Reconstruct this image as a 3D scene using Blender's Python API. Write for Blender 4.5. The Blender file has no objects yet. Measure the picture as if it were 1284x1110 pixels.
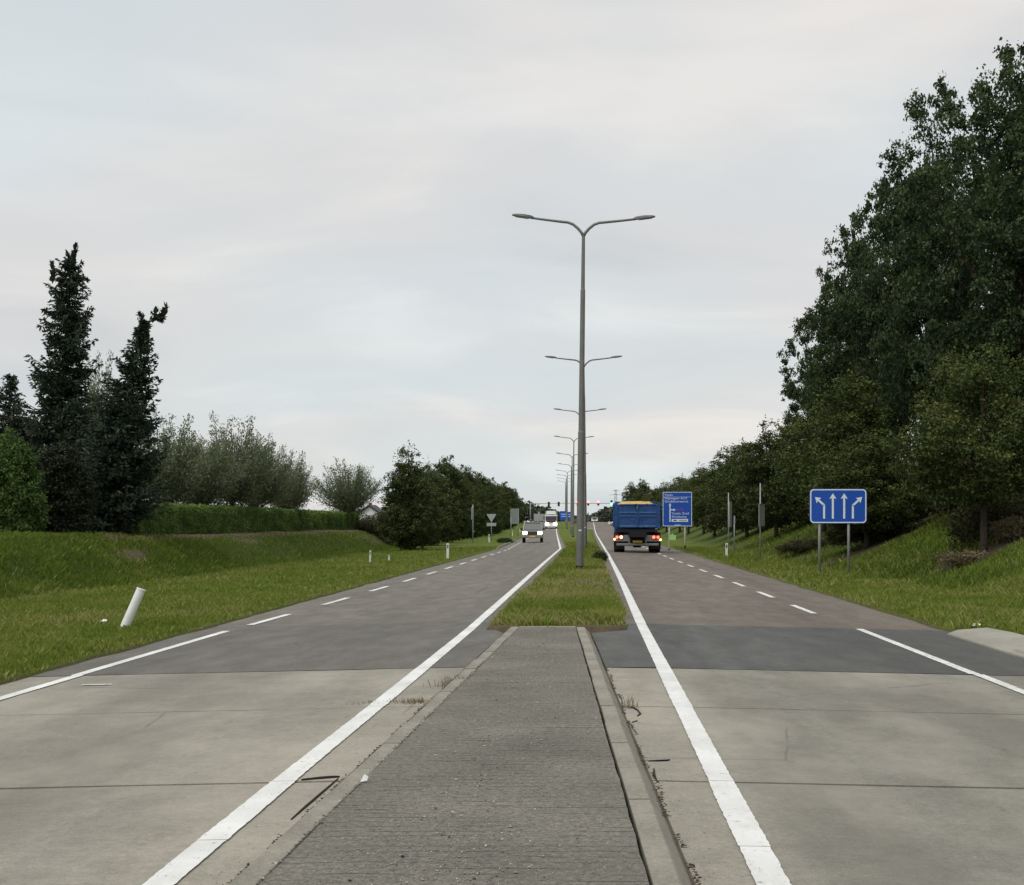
import bpy, bmesh, math, random
import numpy as np
from mathutils import Vector, Matrix, noise as mnoise

# ------------------------------------------------------------------ camera, sky, sun, exposure
scene = bpy.context.scene
COL = scene.collection
R = math.radians
F, CX, CY, EYE = 1800.0, 740.0, 657.0, 1.55          # focal length and vanishing point of the road (photo pixels), eye height

cam_data = bpy.data.cameras.new('camera')
cam = bpy.data.objects.new('camera', cam_data)
COL.objects.link(cam)
cam.location = (0, 0, EYE)
cam.rotation_euler = (R(90), 0, 0)
cam_data.sensor_width = 36
cam_data.lens = F / 1284 * 36
cam_data.shift_x = -(CX - 642) / 1284
cam_data.shift_y = (CY - 555) / 1284
cam_data.clip_start = 0.1
cam_data.clip_end = 6000
scene.camera = cam

SUN_EL, SUN_AZ = R(60), R(-140)     # thick cloud, light a little stronger from behind left
world = bpy.data.worlds.new('World')
scene.world = world
world.use_nodes = True
nt = world.node_tree
for n in list(nt.nodes): nt.nodes.remove(n)
def wn(t, **kw):
    n = nt.nodes.new(t)
    for k, v in kw.items(): setattr(n, k, v)
    return n
def wl(a, b): nt.links.new(a, b)
w_out = wn('ShaderNodeOutputWorld'); w_bg = wn('ShaderNodeBackground'); w_bg.inputs['Strength'].default_value = 0.1
sky = wn('ShaderNodeTexSky', sky_type='NISHITA', sun_disc=False, sun_elevation=SUN_EL, sun_rotation=SUN_AZ)
tc = wn('ShaderNodeTexCoord'); sep = wn('ShaderNodeSeparateXYZ'); wl(tc.outputs['Generated'], sep.inputs[0])
zc = wn('ShaderNodeMath', operation='MAXIMUM'); wl(sep.outputs['Z'], zc.inputs[0]); zc.inputs[1].default_value = 0.0
za = wn('ShaderNodeMath', operation='ADD'); wl(zc.outputs[0], za.inputs[0]); za.inputs[1].default_value = 0.20
dx = wn('ShaderNodeMath', operation='DIVIDE'); wl(sep.outputs['X'], dx.inputs[0]); wl(za.outputs[0], dx.inputs[1])
dy = wn('ShaderNodeMath', operation='DIVIDE'); wl(sep.outputs['Y'], dy.inputs[0]); wl(za.outputs[0], dy.inputs[1])
cmb = wn('ShaderNodeCombineXYZ'); wl(dx.outputs[0], cmb.inputs[0]); wl(dy.outputs[0], cmb.inputs[1])
mp1 = wn('ShaderNodeMapping'); mp1.inputs['Scale'].default_value = (1.25, 1.5, 1); mp1.inputs['Location'].default_value = (3.1, 1.7, 0); wl(cmb.outputs[0], mp1.inputs[0])
n1 = wn('ShaderNodeTexNoise'); n1.inputs['Scale'].default_value = 1.0; n1.inputs['Detail'].default_value = 7; n1.inputs['Roughness'].default_value = 0.5; n1.inputs['Distortion'].default_value = 0.5; wl(mp1.outputs[0], n1.inputs['Vector'])
mp2 = wn('ShaderNodeMapping'); mp2.inputs['Scale'].default_value = (0.75, 0.95, 1); mp2.inputs['Location'].default_value = (9.4, 4.2, 2); wl(cmb.outputs[0], mp2.inputs[0])
n2 = wn('ShaderNodeTexNoise'); n2.inputs['Scale'].default_value = 1.0; n2.inputs['Detail'].default_value = 2; n2.inputs['Roughness'].default_value = 0.4; wl(mp2.outputs[0], n2.inputs['Vector'])
def wramp(fac, stops):
    r = wn('ShaderNodeValToRGB'); r.color_ramp.interpolation = 'EASE'
    while len(r.color_ramp.elements) < len(stops): r.color_ramp.elements.new(0.5)
    for e, (p, c) in zip(r.color_ramp.elements, stops): e.position = p; e.color = (*c, 1)
    wl(fac, r.inputs[0]); return r
cool = wramp(n1.outputs['Fac'], [(0.28, (4.35, 4.75, 4.95)), (0.48, (4.85, 5.2, 5.3)), (0.70, (5.6, 5.9, 5.9))])
warm = wramp(n1.outputs['Fac'], [(0.28, (4.55, 4.6, 4.6)), (0.48, (5.15, 5.08, 5.02)), (0.70, (6.1, 5.8, 5.5))])
wf = wramp(n2.outputs['Fac'], [(0.42, (0, 0, 0)), (0.64, (1, 1, 1))])
cw = wn('ShaderNodeMix', data_type='RGBA'); wl(wf.outputs[0], cw.inputs[0]); wl(cool.outputs[0], cw.inputs[6]); wl(warm.outputs[0], cw.inputs[7])
fin = wn('ShaderNodeMix', data_type='RGBA'); fin.inputs[0].default_value = 0.93; wl(sky.outputs[0], fin.inputs[6]); wl(cw.outputs[2], fin.inputs[7])
wl(fin.outputs[2], w_bg.inputs['Color']); wl(w_bg.outputs[0], w_out.inputs['Surface'])

sun_data = bpy.data.lights.new('sun', 'SUN'); sun_data.energy = 1.5; sun_data.angle = R(60); sun_data.color = (1.0, 0.95, 0.88)
sun = bpy.data.objects.new('sun', sun_data); COL.objects.link(sun)
sun.location = (60, 80, 90)
sd = Vector((math.sin(SUN_AZ) * math.cos(SUN_EL), math.cos(SUN_AZ) * math.cos(SUN_EL), math.sin(SUN_EL)))
sun.rotation_euler = sd.to_track_quat('Z', 'Y').to_euler()

vs = scene.view_settings
vs.view_transform = 'Standard'; vs.look = 'None'; vs.gamma = 1.0; vs.exposure = 0.5; vs.use_curve_mapping = False

# ------------------------------------------------------------------ helpers
rng = np.random.default_rng(7)
random.seed(7)

def spot(px, Y): return (px - CX) / F * Y              # sideways metres of an image column at distance Y

def tag(o, label=None, cat=None, group=None, kind=None):
    if label: o['label'] = label
    if cat: o['category'] = cat
    if group: o['group'] = group
    if kind: o['kind'] = kind
    return o

def link(name, data, parent=None, loc=None, rot=None):
    o = bpy.data.objects.new(name, data); COL.objects.link(o)
    if parent is not None: o.parent = parent
    if loc is not None: o.location = loc
    if rot is not None: o.rotation_euler = rot
    return o

def empty(name, label, cat, loc=(0, 0, 0), rz=0.0, group=None):
    o = link(name, None, None, loc, (0, 0, rz)); o.empty_display_size = 0.3
    return tag(o, label, cat, group)

def np_mesh(name, V, Fc, mat=None, tint=None, smooth=False):
    V = np.asarray(V, np.float32); Fc = np.asarray(Fc, np.int32)
    me = bpy.data.meshes.new(name); k = Fc.shape[1]; m = len(Fc)
    me.vertices.add(len(V)); me.vertices.foreach_set('co', V.ravel())
    me.loops.add(m * k); me.loops.foreach_set('vertex_index', Fc.ravel())
    me.polygons.add(m); me.polygons.foreach_set('loop_start', np.arange(0, m * k, k, dtype=np.int32))
    me.polygons.foreach_set('loop_total', np.full(m, k, np.int32))
    if smooth: me.polygons.foreach_set('use_smooth', np.ones(m, bool))
    if tint is not None:
        a = me.attributes.new('tint', 'FLOAT', 'FACE'); a.data.foreach_set('value', np.asarray(tint, np.float32))
    me.update(calc_edges=True); me.validate()
    if mat: me.materials.append(mat)
    return me

class MB:
    """collects shapes for one mesh"""
    def __init__(s): s.v = []; s.f = []
    def add(s, vs_, fs):
        b = len(s.v); s.v += [tuple(p) for p in vs_]; s.f += [tuple(b + i for i in f) for f in fs]; return s
    def box(s, c, d, rot=None, taper=1.0):
        hx, hy, hz = d[0] / 2, d[1] / 2, d[2] / 2
        P = [(-hx, -hy, -hz), (hx, -hy, -hz), (hx, hy, -hz), (-hx, hy, -hz), (-hx * taper, -hy * taper, hz), (hx * taper, -hy * taper, hz), (hx * taper, hy * taper, hz), (-hx * taper, hy * taper, hz)]
        P = [Vector(p) for p in P]
        if rot is not None: P = [rot @ p for p in P]
        c = Vector(c); P = [p + c for p in P]
        return s.add(P, [(3, 2, 1, 0), (4, 5, 6, 7), (0, 1, 5, 4), (1, 2, 6, 5), (2, 3, 7, 6), (3, 0, 4, 7)])
    def tube(s, pts, rad, n=8, cap=True):
        pts = [Vector(p) for p in pts]
        if not hasattr(rad, '__len__'): rad = [rad] * len(pts)
        rings = []
        for i, p in enumerate(pts):
            a = pts[max(i - 1, 0)]; b = pts[min(i + 1, len(pts) - 1)]
            d = (b - a).normalized()
            up = Vector((0, 0, 1)) if abs(d.z) < 0.9 else Vector((1, 0, 0))
            x = d.cross(up).normalized(); y = d.cross(x).normalized()
            rings.append([p + (x * math.cos(t) + y * math.sin(t)) * rad[i] for t in [2 * math.pi * k / n for k in range(n)]])
        V = [p for r in rings for p in r]; Fs = []
        for i in range(len(pts) - 1):
            for k in range(n):
                Fs.append((i * n + k, i * n + (k + 1) % n, (i + 1) * n + (k + 1) % n, (i + 1) * n + k))
        if cap: Fs.append(tuple(range(n))[::-1]); Fs.append(tuple((len(pts) - 1) * n + k for k in range(n)))
        return s.add(V, Fs)
    def prism(s, poly, h0, h1, M=None):
        """polygon (list of 2-D points) pushed from h0 to h1 along local z, then matrix M"""
        n = len(poly); V = [Vector((p[0], p[1], h0)) for p in poly] + [Vector((p[0], p[1], h1)) for p in poly]
        if M is not None: V = [M @ p for p in V]
        Fs = [tuple(range(n))[::-1], tuple(range(n, 2 * n))] + [(i, (i + 1) % n, n + (i + 1) % n, n + i) for i in range(n)]
        return s.add(V, Fs)
    def lathe(s, prof, n=20, axis='x', c=(0, 0, 0)):
        V = []; Fs = []; m = len(prof)
        for k in range(n):
            t = 2 * math.pi * k / n
            for (h, r) in prof:
                if axis == 'x': V.append((c[0] + h, c[1] + r * math.cos(t), c[2] + r * math.sin(t)))
                else: V.append((c[0] + r * math.cos(t), c[1] + r * math.sin(t), c[2] + h))
        for k in range(n):
            for i in range(m - 1):
                a = k * m + i; b = ((k + 1) % n) * m + i
                Fs.append((a, b, b + 1, a + 1))
        return s.add(V, Fs)
    def mesh(s, name, mat=None, smooth=False, fix=True):
        me = bpy.data.meshes.new(name); me.from_pydata(s.v, [], s.f)
        if fix:
            bm = bmesh.new(); bm.from_mesh(me); bmesh.ops.recalc_face_normals(bm, faces=bm.faces[:]); bm.to_mesh(me); bm.free()
        if smooth:
            for p in me.polygons: p.use_smooth = True
        me.update()
        if mat: me.materials.append(mat)
        return me
    def build(s, name, mat, parent=None, loc=None, rot=None, smooth=False, bevel=0):
        o = link(name, s.mesh(name, mat, smooth), parent, loc, rot)
        if bevel:
            b = o.modifiers.new('bevel', 'BEVEL'); b.width = bevel; b.segments = 2; b.limit_method = 'ANGLE'; b.angle_limit = R(35)
        return o

def copy_tree(o, parent=None):
    c = o.copy(); COL.objects.link(c)
    if parent is not None: c.parent = parent
    for ch in list(o.children): copy_tree(ch, c)
    return c

# ------------------------------------------------------------------ materials
class NM:
    def __init__(s, name):
        s.m = bpy.data.materials.new(name); s.m.use_nodes = True; s.t = s.m.node_tree
        for n in list(s.t.nodes): s.t.nodes.remove(n)
        s.out = s.n('ShaderNodeOutputMaterial'); s.b = s.n('ShaderNodeBsdfPrincipled'); s.l(s.b.outputs[0], s.out.inputs[0])
        s.tc = s.n('ShaderNodeTexCoord')
    def n(s, t, **kw):
        n = s.t.nodes.new(t)
        for k, v in kw.items(): setattr(n, k, v)
        return n
    def l(s, a, b): s.t.links.new(a, b)
    def coord(s, scale=(1, 1, 1), loc=(0, 0, 0), src='Object'):
        m = s.n('ShaderNodeMapping'); m.inputs['Scale'].default_value = scale; m.inputs['Location'].default_value = loc
        s.l(s.tc.outputs[src], m.inputs[0]); return m.outputs[0]
    def noise(s, scale, detail=4, rough=0.55, vec=None, dist=0.0):
        n = s.n('ShaderNodeTexNoise'); n.inputs['Scale'].default_value = scale; n.inputs['Detail'].default_value = detail
        n.inputs['Roughness'].default_value = rough; n.inputs['Distortion'].default_value = dist
        s.l(vec if vec is not None else s.tc.outputs['Object'], n.inputs['Vector']); return n.outputs['Fac']
    def voro(s, scale, feature='F1', vec=None, out='Distance'):
        n = s.n('ShaderNodeTexVoronoi', feature=feature); n.inputs['Scale'].default_value = scale
        s.l(vec if vec is not None else s.tc.outputs['Object'], n.inputs['Vector']); return n.outputs[out]
    def ramp(s, fac, stops, interp='LINEAR'):
        r = s.n('ShaderNodeValToRGB'); r.color_ramp.interpolation = interp
        while len(r.color_ramp.elements) < len(stops): r.color_ramp.elements.new(0.5)
        for e, (p, c) in zip(r.color_ramp.elements, stops):
            e.position = p; e.color = (*c, 1) if hasattr(c, '__len__') else (c, c, c, 1)
        s.l(fac, r.inputs[0]); return r.outputs[0]
    def mix(s, fac, a, b, mode='MIX'):
        n = s.n('ShaderNodeMix', data_type='RGBA', blend_type=mode)
        for i, x in ((0, fac), (6, a), (7, b)):
            if isinstance(x, (int, float)): n.inputs[i].default_value = x if i == 0 else (x, x, x, 1)
            elif isinstance(x, tuple): n.inputs[i].default_value = (*x, 1)
            else: s.l(x, n.inputs[i])
        return n.outputs[2]
    def math(s, op, a, b=None):
        n = s.n('ShaderNodeMath', operation=op)
        for i, x in ((0, a), (1, b)):
            if x is None: continue
            if isinstance(x, (int, float)): n.inputs[i].default_value = x
            else: s.l(x, n.inputs[i])
        return n.outputs[0]
    def attr(s, name):
        n = s.n('ShaderNodeAttribute'); n.attribute_name = name; return n.outputs['Fac']
    def done(s, color, rough=0.8, spec=0.3, bump=None, bd=0.005, bs=0.5, metal=0.0):
        if isinstance(color, tuple): s.b.inputs['Base Color'].default_value = (*color, 1)
        else: s.l(color, s.b.inputs['Base Color'])
        if isinstance(rough, (int, float)): s.b.inputs['Roughness'].default_value = rough
        else: s.l(rough, s.b.inputs['Roughness'])
        s.b.inputs['Specular IOR Level'].default_value = spec; s.b.inputs['Metallic'].default_value = metal
        if bump is not None:
            n = s.n('ShaderNodeBump'); n.inputs['Distance'].default_value = bd; n.inputs['Strength'].default_value = bs
            s.l(bump, n.inputs['Height']); s.l(n.outputs[0], s.b.inputs['Normal'])
        return s.m

def plain(name, col, rough=0.6, spec=0.3, metal=0.0, var=0.12, scale=6.0):
    m = NM(name); lo = tuple(c * (1 - var) for c in col); hi = tuple(min(1, c * (1 + var)) for c in col)
    f = m.noise(scale, 5, 0.6)
    return m.done(m.ramp(f, [(0.3, lo), (0.7, hi)]), rough, spec, m.noise(scale * 6, 3), 0.002, 0.15, metal)

def emit(name, col, strength):
    m = NM(name); m.done(tuple(min(c, 0.9) for c in col), 0.3)
    m.b.inputs['Emission Color'].default_value = (*col, 1); m.b.inputs['Emission Strength'].default_value = strength
    return m.m

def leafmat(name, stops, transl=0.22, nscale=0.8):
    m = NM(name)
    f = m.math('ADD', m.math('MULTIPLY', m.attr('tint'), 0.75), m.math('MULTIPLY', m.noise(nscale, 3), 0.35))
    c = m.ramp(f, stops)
    m.done(c, 0.65, 0.18)
    t = m.n('ShaderNodeBsdfTranslucent'); m.l(c, t.inputs['Color'])
    x = m.n('ShaderNodeMixShader'); x.inputs[0].default_value = transl
    m.l(m.b.outputs[0], x.inputs[1]); m.l(t.outputs[0], x.inputs[2]); m.l(x.outputs[0], m.out.inputs[0])
    return m.m

def asphalt(name, c0, c1, crack=0.0):
    m = NM(name)
    big = m.noise(0.35, 4, 0.6, m.coord((1, 0.18, 1)))
    mid = m.noise(2.5, 5, 0.65, m.coord((1, 0.3, 1), (4, 2, 0)))
    fine = m.noise(70, 4, 0.8)
    agg = m.voro(110, 'F1', None, 'Color')
    c = m.ramp(big, [(0.3, c0), (0.7, c1)])
    c = m.mix(m.ramp(mid, [(0.35, 0.0), (0.75, 0.55)]), c, tuple(0.72 * x for x in c0))
    c = m.mix(0.45, c, m.mix(1.0, c, m.ramp(fine, [(0.25, 0.1), (0.8, 2.0)]), 'MULTIPLY'))
    c = m.mix(0.35, c, m.mix(1.0, c, m.ramp(m.noise(14, 6, 0.8), [(0.25, 0.4), (0.8, 1.6)]), 'MULTIPLY'))
    c = m.mix(0.10, c, agg, 'OVERLAY')
    # rubbed wheel tracks: long streaks that run with the traffic
    st = m.noise(1.0, 3, 0.5, m.coord((1.1, 0.012, 1), (7.3, 0, 0)))
    c = m.mix(m.ramp(st, [(0.48, 0.0), (0.68, 0.45)]), c, tuple(0.62 * x for x in c0))
    if crack:
        d = m.voro(0.45, 'DISTANCE_TO_EDGE', m.mix(0.10, m.coord((1, 0.35, 1)), m.n('ShaderNodeTexNoise').outputs['Color']))
        k = m.ramp(d, [(0.0, 1.0), (0.012, 0.0)])
        c = m.mix(m.math('MULTIPLY', k, m.ramp(m.noise(0.2, 2), [(0.5, 0.0), (0.62, crack)])), c, (0.03, 0.03, 0.03))
    return m.done(c, m.ramp(mid, [(0.3, 0.55), (0.7, 0.78)]), 0.22, fine, 0.004, 0.6)

def concrete(name, c0, c1, stain=(0.13, 0.12, 0.10), amount=0.5, brush=True, crack=0.0):
    m = NM(name)
    big = m.noise(0.55, 5, 0.6)
    mid = m.noise(4, 6, 0.7)
    fine = m.noise(85, 4, 0.8)
    c = m.ramp(big, [(0.28, c0), (0.72, c1)])
    c = m.mix(m.ramp(mid, [(0.42, 0.0), (0.85, amount)]), c, stain)
    c = m.mix(0.42, c, m.mix(1.0, c, m.ramp(fine, [(0.25, 0.15), (0.8, 1.9)]), 'MULTIPLY'))
    c = m.mix(0.40, c, m.mix(1.0, c, m.ramp(m.noise(22, 6, 0.8), [(0.25, 0.35), (0.8, 1.65)]), 'MULTIPLY'))
    if crack:                                            # rubber-darkened driving lanes
        sx = m.n('ShaderNodeSeparateXYZ'); m.l(m.tc.outputs['Object'], sx.inputs[0])
        xr = m.math('ADD', sx.outputs['X'], m.math('MULTIPLY', m.math('SUBTRACT', m.noise(1.5, 4), .5), .25))
        lane = m.math('MAXIMUM', m.ramp(m.math('DIVIDE', xr, 10.0), [(0.080, 0.0), (0.105, 1.0)]), m.ramp(m.math('DIVIDE', xr, -10.0), [(0.20, 0.0), (0.25, 0.45)]))
        c = m.mix(lane, c, m.mix(1.0, c, (0.74, 0.755, 0.775), 'MULTIPLY'))
    sp = m.voro(38)
    c = m.mix(m.ramp(sp, [(0.03, 0.55), (0.10, 0.0)]), c, (0.09, 0.085, 0.075))
    st = m.noise(1.0, 3, 0.5, m.coord((0.9, 0.05, 1), (2.2, 0, 0)))
    c = m.mix(m.ramp(st, [(0.46, 0.0), (0.68, 0.62)]), c, tuple(0.58 * x for x in c0))
    c = m.mix(m.ramp(m.noise(0.8, 6, .65, m.coord((1, .4, 1), (6, 2, 0))), [(0.45, 0.0), (0.7, 0.45)]), c, tuple(1.25 * x for x in c1))
    mk = m.ramp(m.noise(2.2, 4, 0.6, m.coord((2.2, 0.5, 1), (11, 3, 0))), [(0.66, 0.0), (0.72, 0.6)])
    c = m.mix(m.math('MULTIPLY', mk, m.ramp(m.noise(30, 3), [(0.4, 0.0), (0.6, 1.0)])), c, (0.07, 0.066, 0.058))
    if crack:
        d = m.voro(0.30, 'DISTANCE_TO_EDGE', m.mix(0.06, m.coord((1, 0.6, 1), (1.3, .4, 0)), m.n('ShaderNodeTexNoise').outputs['Color']))
        c = m.mix(m.math('MULTIPLY', m.ramp(d, [(0.0, 1.0), (0.0035, 0.0)]), m.ramp(m.noise(0.5, 2, .5, m.coord((1, 1, 1), (5, 5, 0))), [(0.5, 0.0), (0.58, crack)])), c, (0.06, 0.055, 0.048))
    h = fine
    if brush: h = m.mix(0.4, fine, m.noise(60, 2, 0.5, m.coord((0.04, 1, 1))))
    return m.done(c, 0.85, 0.25, h, 0.004, 0.55)

def paintmat(name, worn):
    m = NM(name)
    f = m.noise(14, 6, 0.75); g = m.noise(90, 3, 0.7)
    dirt = m.noise(1.2, 4, 0.6)
    c = m.ramp(dirt, [(0.3, (0.58, 0.58, 0.56)), (0.7, (0.76, 0.76, 0.74))])
    mask = m.ramp(m.math('ADD', m.math('MULTIPLY', f, 0.7), m.math('MULTIPLY', g, 0.3)), [(worn, 1.0), (worn + 0.05, 0.0)])
    c = m.mix(mask, c, (0.22, 0.21, 0.2))
    c = m.mix(m.ramp(m.noise(5, 6, .7, m.coord((1, .25, 1))), [(0.5, 0.0), (0.75, 0.5)]), c, (0.42, 0.41, 0.38))
    return m.done(c, 0.7, 0.2, g, 0.002, 0.3)

M = {}
M['asphalt'] = asphalt('asphalt', (0.138, 0.125, 0.104), (0.194, 0.176, 0.147), 0.5)
M['asphalt_brown'] = asphalt('asphalt_brown', (0.134, 0.114, 0.093), (0.192, 0.162, 0.133), 0.4)
M['patch'] = asphalt('asphalt_patch', (0.080, 0.081, 0.075), (0.110, 0.110, 0.101))
M['patch_left'] = asphalt('asphalt_patch_worn', (0.116, 0.107, 0.092), (0.162, 0.149, 0.128), 0.4)
M['concrete'] = concrete('road_concrete', (0.255, 0.236, 0.195), (0.335, 0.310, 0.257), crack=0.45)
M['kerb'] = concrete('kerb_concrete', (0.225, 0.208, 0.172), (0.31, 0.288, 0.240), amount=0.55)
M['apron'] = concrete('apron_concrete', (0.26, 0.245, 0.21), (0.34, 0.32, 0.275), amount=0.5)
M['joint'] = plain('joint_dirt', (0.022, 0.02, 0.017), 0.95, 0.1, var=0.5, scale=30)
M['rubber'] = plain('sealant_rubber', (0.012, 0.011, 0.010), 0.7, 0.3, var=0.3, scale=40)
M['paint'] = paintmat('road_paint', 0.375)
M['paint_worn'] = paintmat('road_paint_worn', 0.42)
bk = NM('raked_concrete')
c_ = bk.ramp(bk.noise(0.9, 5, 0.6), [(0.3, (0.125, 0.117, 0.099)), (0.7, (0.190, 0.177, 0.150))])
c_ = bk.mix(0.55, c_, bk.mix(1.0, c_, bk.ramp(bk.noise(75, 4, 0.8), [(0.28, 0.1), (0.75, 2.0)]), 'MULTIPLY'))
c_ = bk.mix(0.5, c_, bk.mix(1.0, c_, bk.ramp(bk.noise(28, 4, 0.75, bk.coord((1, .8, 1))), [(0.3, 0.25), (0.7, 1.75)]), 'MULTIPLY'))
# transverse rake grooves, wavering and broken
gv = bk.mix(0.05, bk.coord((0.6, 1, 1)), bk.n('ShaderNodeTexNoise').outputs['Color'])
wv = bk.n('ShaderNodeTexWave', wave_type='BANDS', bands_direction='Y'); wv.inputs['Scale'].default_value = 3.1; wv.inputs['Distortion'].default_value = 2.2; wv.inputs['Detail'].default_value = 4; wv.inputs['Detail Scale'].default_value = 2.2; wv.inputs['Detail Roughness'].default_value = .7
bk.l(gv, wv.inputs['Vector'])
gro = bk.ramp(wv.outputs['Fac'], [(0.0, 1.0), (0.07, 0.0)])
brk = bk.ramp(bk.noise(2.6, 4, 0.7, bk.coord((.8, 2, 1), (3, 1, 0))), [(0.42, 0.0), (0.58, 1.0)])
gm_ = bk.math('MULTIPLY', gro, brk)
c_ = bk.mix(bk.math('MULTIPLY', gm_, .75), c_, (0.03, 0.028, 0.024))
# exposed pebbles
vc = bk.voro(85, 'F1', None, 'Color'); vd = bk.voro(85)
pm = bk.math('MULTIPLY', bk.ramp(vd, [(0.18, 1.0), (0.30, 0.0)]), bk.ramp(vc, [(0.62, 0.0), (0.80, 0.85)]))
c_ = bk.mix(pm, c_, (0.30, 0.28, 0.24))
hgt = bk.mix(gm_, bk.mix(0.5, bk.noise(75, 4, 0.8), bk.noise(24, 4, .7)), 0.0)
M['raked'] = bk.done(c_, 0.92, 0.2, hgt, 0.008, 0.9)
M['white_post'] = plain('post_white', (0.72, 0.73, 0.71), 0.45, 0.4, var=0.06)
M['galv'] = plain('galvanised_steel', (0.30, 0.31, 0.31), 0.5, 0.4, 0.35, var=0.12, scale=3)
M['galv_dark'] = plain('weathered_lamp_steel', (0.165, 0.165, 0.155), 0.55, 0.4, 0.2, var=0.15, scale=2)
M['lamp_head'] = plain('lamp_head_grey', (0.10, 0.105, 0.105), 0.5, 0.4, 0.2)
M['black'] = plain('black_coating', (0.012, 0.012, 0.012), 0.6, 0.3)
M['sign_blue'] = plain('sign_blue', (0.014, 0.085, 0.44), 0.45, 0.35, var=0.05, scale=2)
M['sign_white'] = plain('sign_white', (0.74, 0.81, 0.90), 0.45, 0.35, var=0.04)
M['sign_back'] = plain('sign_back_grey', (0.36, 0.38, 0.38), 0.5, 0.4, 0.1, var=0.08)
M['sign_back_green'] = plain('sign_back_green', (0.19, 0.225, 0.22), 0.55, 0.3, var=0.08)
M['lime'] = plain('lime_sign', (0.36, 0.72, 0.26), 0.5, 0.3, var=0.05)
M['route_red'] = plain('route_red', (0.40, 0.08, 0.06), 0.5, 0.3)
M['post_cream'] = plain('post_cream', (0.78, 0.78, 0.68), 0.5, 0.3, var=0.06)
M['bark'] = plain('bark', (0.055, 0.046, 0.036), 0.95, 0.1, var=0.45, scale=9)
M['bark_grey'] = plain('bark_grey', (0.10, 0.092, 0.078), 0.95, 0.1, var=0.4, scale=9)
M['oak_leaf'] = leafmat('oak_leaves', [(0.15, (0.022, 0.038, 0.018)), (0.5, (0.042, 0.066, 0.028)), (0.85, (0.078, 0.108, 0.042))])
M['hornbeam_leaf'] = leafmat('hornbeam_leaves', [(0.12, (0.030, 0.048, 0.014)), (0.5, (0.058, 0.082, 0.023)), (0.8, (0.100, 0.122, 0.034)), (1.0, (0.17, 0.14, 0.040))])
M['hornbeam_dark'] = leafmat('hornbeam_leaves_green', [(0.12, (0.030, 0.044, 0.016)), (0.5, (0.056, 0.076, 0.026)), (0.9, (0.105, 0.120, 0.040))])
M['spruce_leaf'] = leafmat('spruce_needles', [(0.15, (0.018, 0.031, 0.020)), (0.5, (0.035, 0.054, 0.034)), (0.9, (0.072, 0.098, 0.058))], 0.08)
M['thuja_leaf'] = leafmat('thuja_scales', [(0.15, (0.034, 0.068, 0.016)), (0.5, (0.062, 0.115, 0.026)), (0.9, (0.105, 0.165, 0.042))], 0.1)
M['yew_leaf'] = leafmat('yew_needles', [(0.15, (0.012, 0.020, 0.011)), (0.5, (0.024, 0.034, 0.017)), (0.9, (0.045, 0.056, 0.028))], 0.08)
M['willow_leaf'] = leafmat('willow_leaves', [(0.15, (0.072, 0.094, 0.042)), (0.5, (0.122, 0.150, 0.075)), (0.9, (0.200, 0.228, 0.135))], 0.3)
M['hedge_leaf'] = leafmat('hedge_leaves', [(0.12, (0.062, 0.115, 0.022)), (0.5, (0.115, 0.198, 0.040)), (0.9, (0.185, 0.275, 0.070))], 0.15, 2.0)
M['wood_leaf'] = leafmat('far_wood_leaves', [(0.12, (0.040, 0.052, 0.036)), (0.5, (0.060, 0.072, 0.048)), (0.9, (0.090, 0.098, 0.062))], 0.15)
M['bramble'] = leafmat('bramble_leaves', [(0.12, (0.030, 0.034, 0.014)), (0.5, (0.052, 0.056, 0.022)), (0.9, (0.095, 0.080, 0.040))], 0.15)
M['dry'] = leafmat('dry_stalks', [(0.12, (0.10, 0.085, 0.048)), (0.5, (0.18, 0.15, 0.088)), (0.9, (0.30, 0.25, 0.15))], 0.15)
M['cream_flower'] = leafmat('cream_flowers', [(0.12, (0.30, 0.26, 0.18)), (0.9, (0.55, 0.50, 0.38))], 0.15)
M['blade'] = leafmat('grass_blades', [(0.10, (0.085, 0.135, 0.017)), (0.45, (0.150, 0.208, 0.028)), (0.75, (0.225, 0.270, 0.050)), (1.0, (0.36, 0.32, 0.13))], 0.25, 0.35)
gm = NM('turf')
soil = gm.attr('soil')
gcol = gm.ramp(gm.noise(0.45, 5, 0.65), [(0.25, (0.062, 0.094, 0.014)), (0.5, (0.101, 0.139, 0.022)), (0.75, (0.148, 0.182, 0.038))])
gcol = gm.mix(gm.ramp(gm.noise(3.5, 5, 0.7), [(0.45, 0.0), (0.8, 0.55)]), gcol, (0.150, 0.150, 0.052))
gcol = gm.mix(gm.attr('rough'), gcol, gm.ramp(gm.noise(1.2, 5, .7), [(0.3, (0.040, 0.066, 0.013)), (0.7, (0.085, 0.105, 0.026))]))  # bank and slope turf: rough growth plus shade mixed into the colour
gcol = gm.mix(0.5, gcol, gm.mix(1.0, gcol, gm.ramp(gm.noise(26, 5, 0.8), [(0.25, 0.35), (0.75, 1.6)]), 'MULTIPLY'))
scol = gm.ramp(gm.noise(6, 6, 0.7), [(0.25, (0.080, 0.062, 0.042)), (0.75, (0.180, 0.142, 0.098))])
sm = gm.ramp(gm.math('ADD', soil, gm.math('MULTIPLY', gm.math('SUBTRACT', gm.noise(3, 6, 0.75), 0.5), 1.7)), [(0.40, 0.0), (0.70, 1.0)])
M['turf'] = gm.done(gm.mix(sm, gcol, scol), 0.95, 0.1, gm.noise(18, 6, 0.8), 0.08, 0.8)

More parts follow.
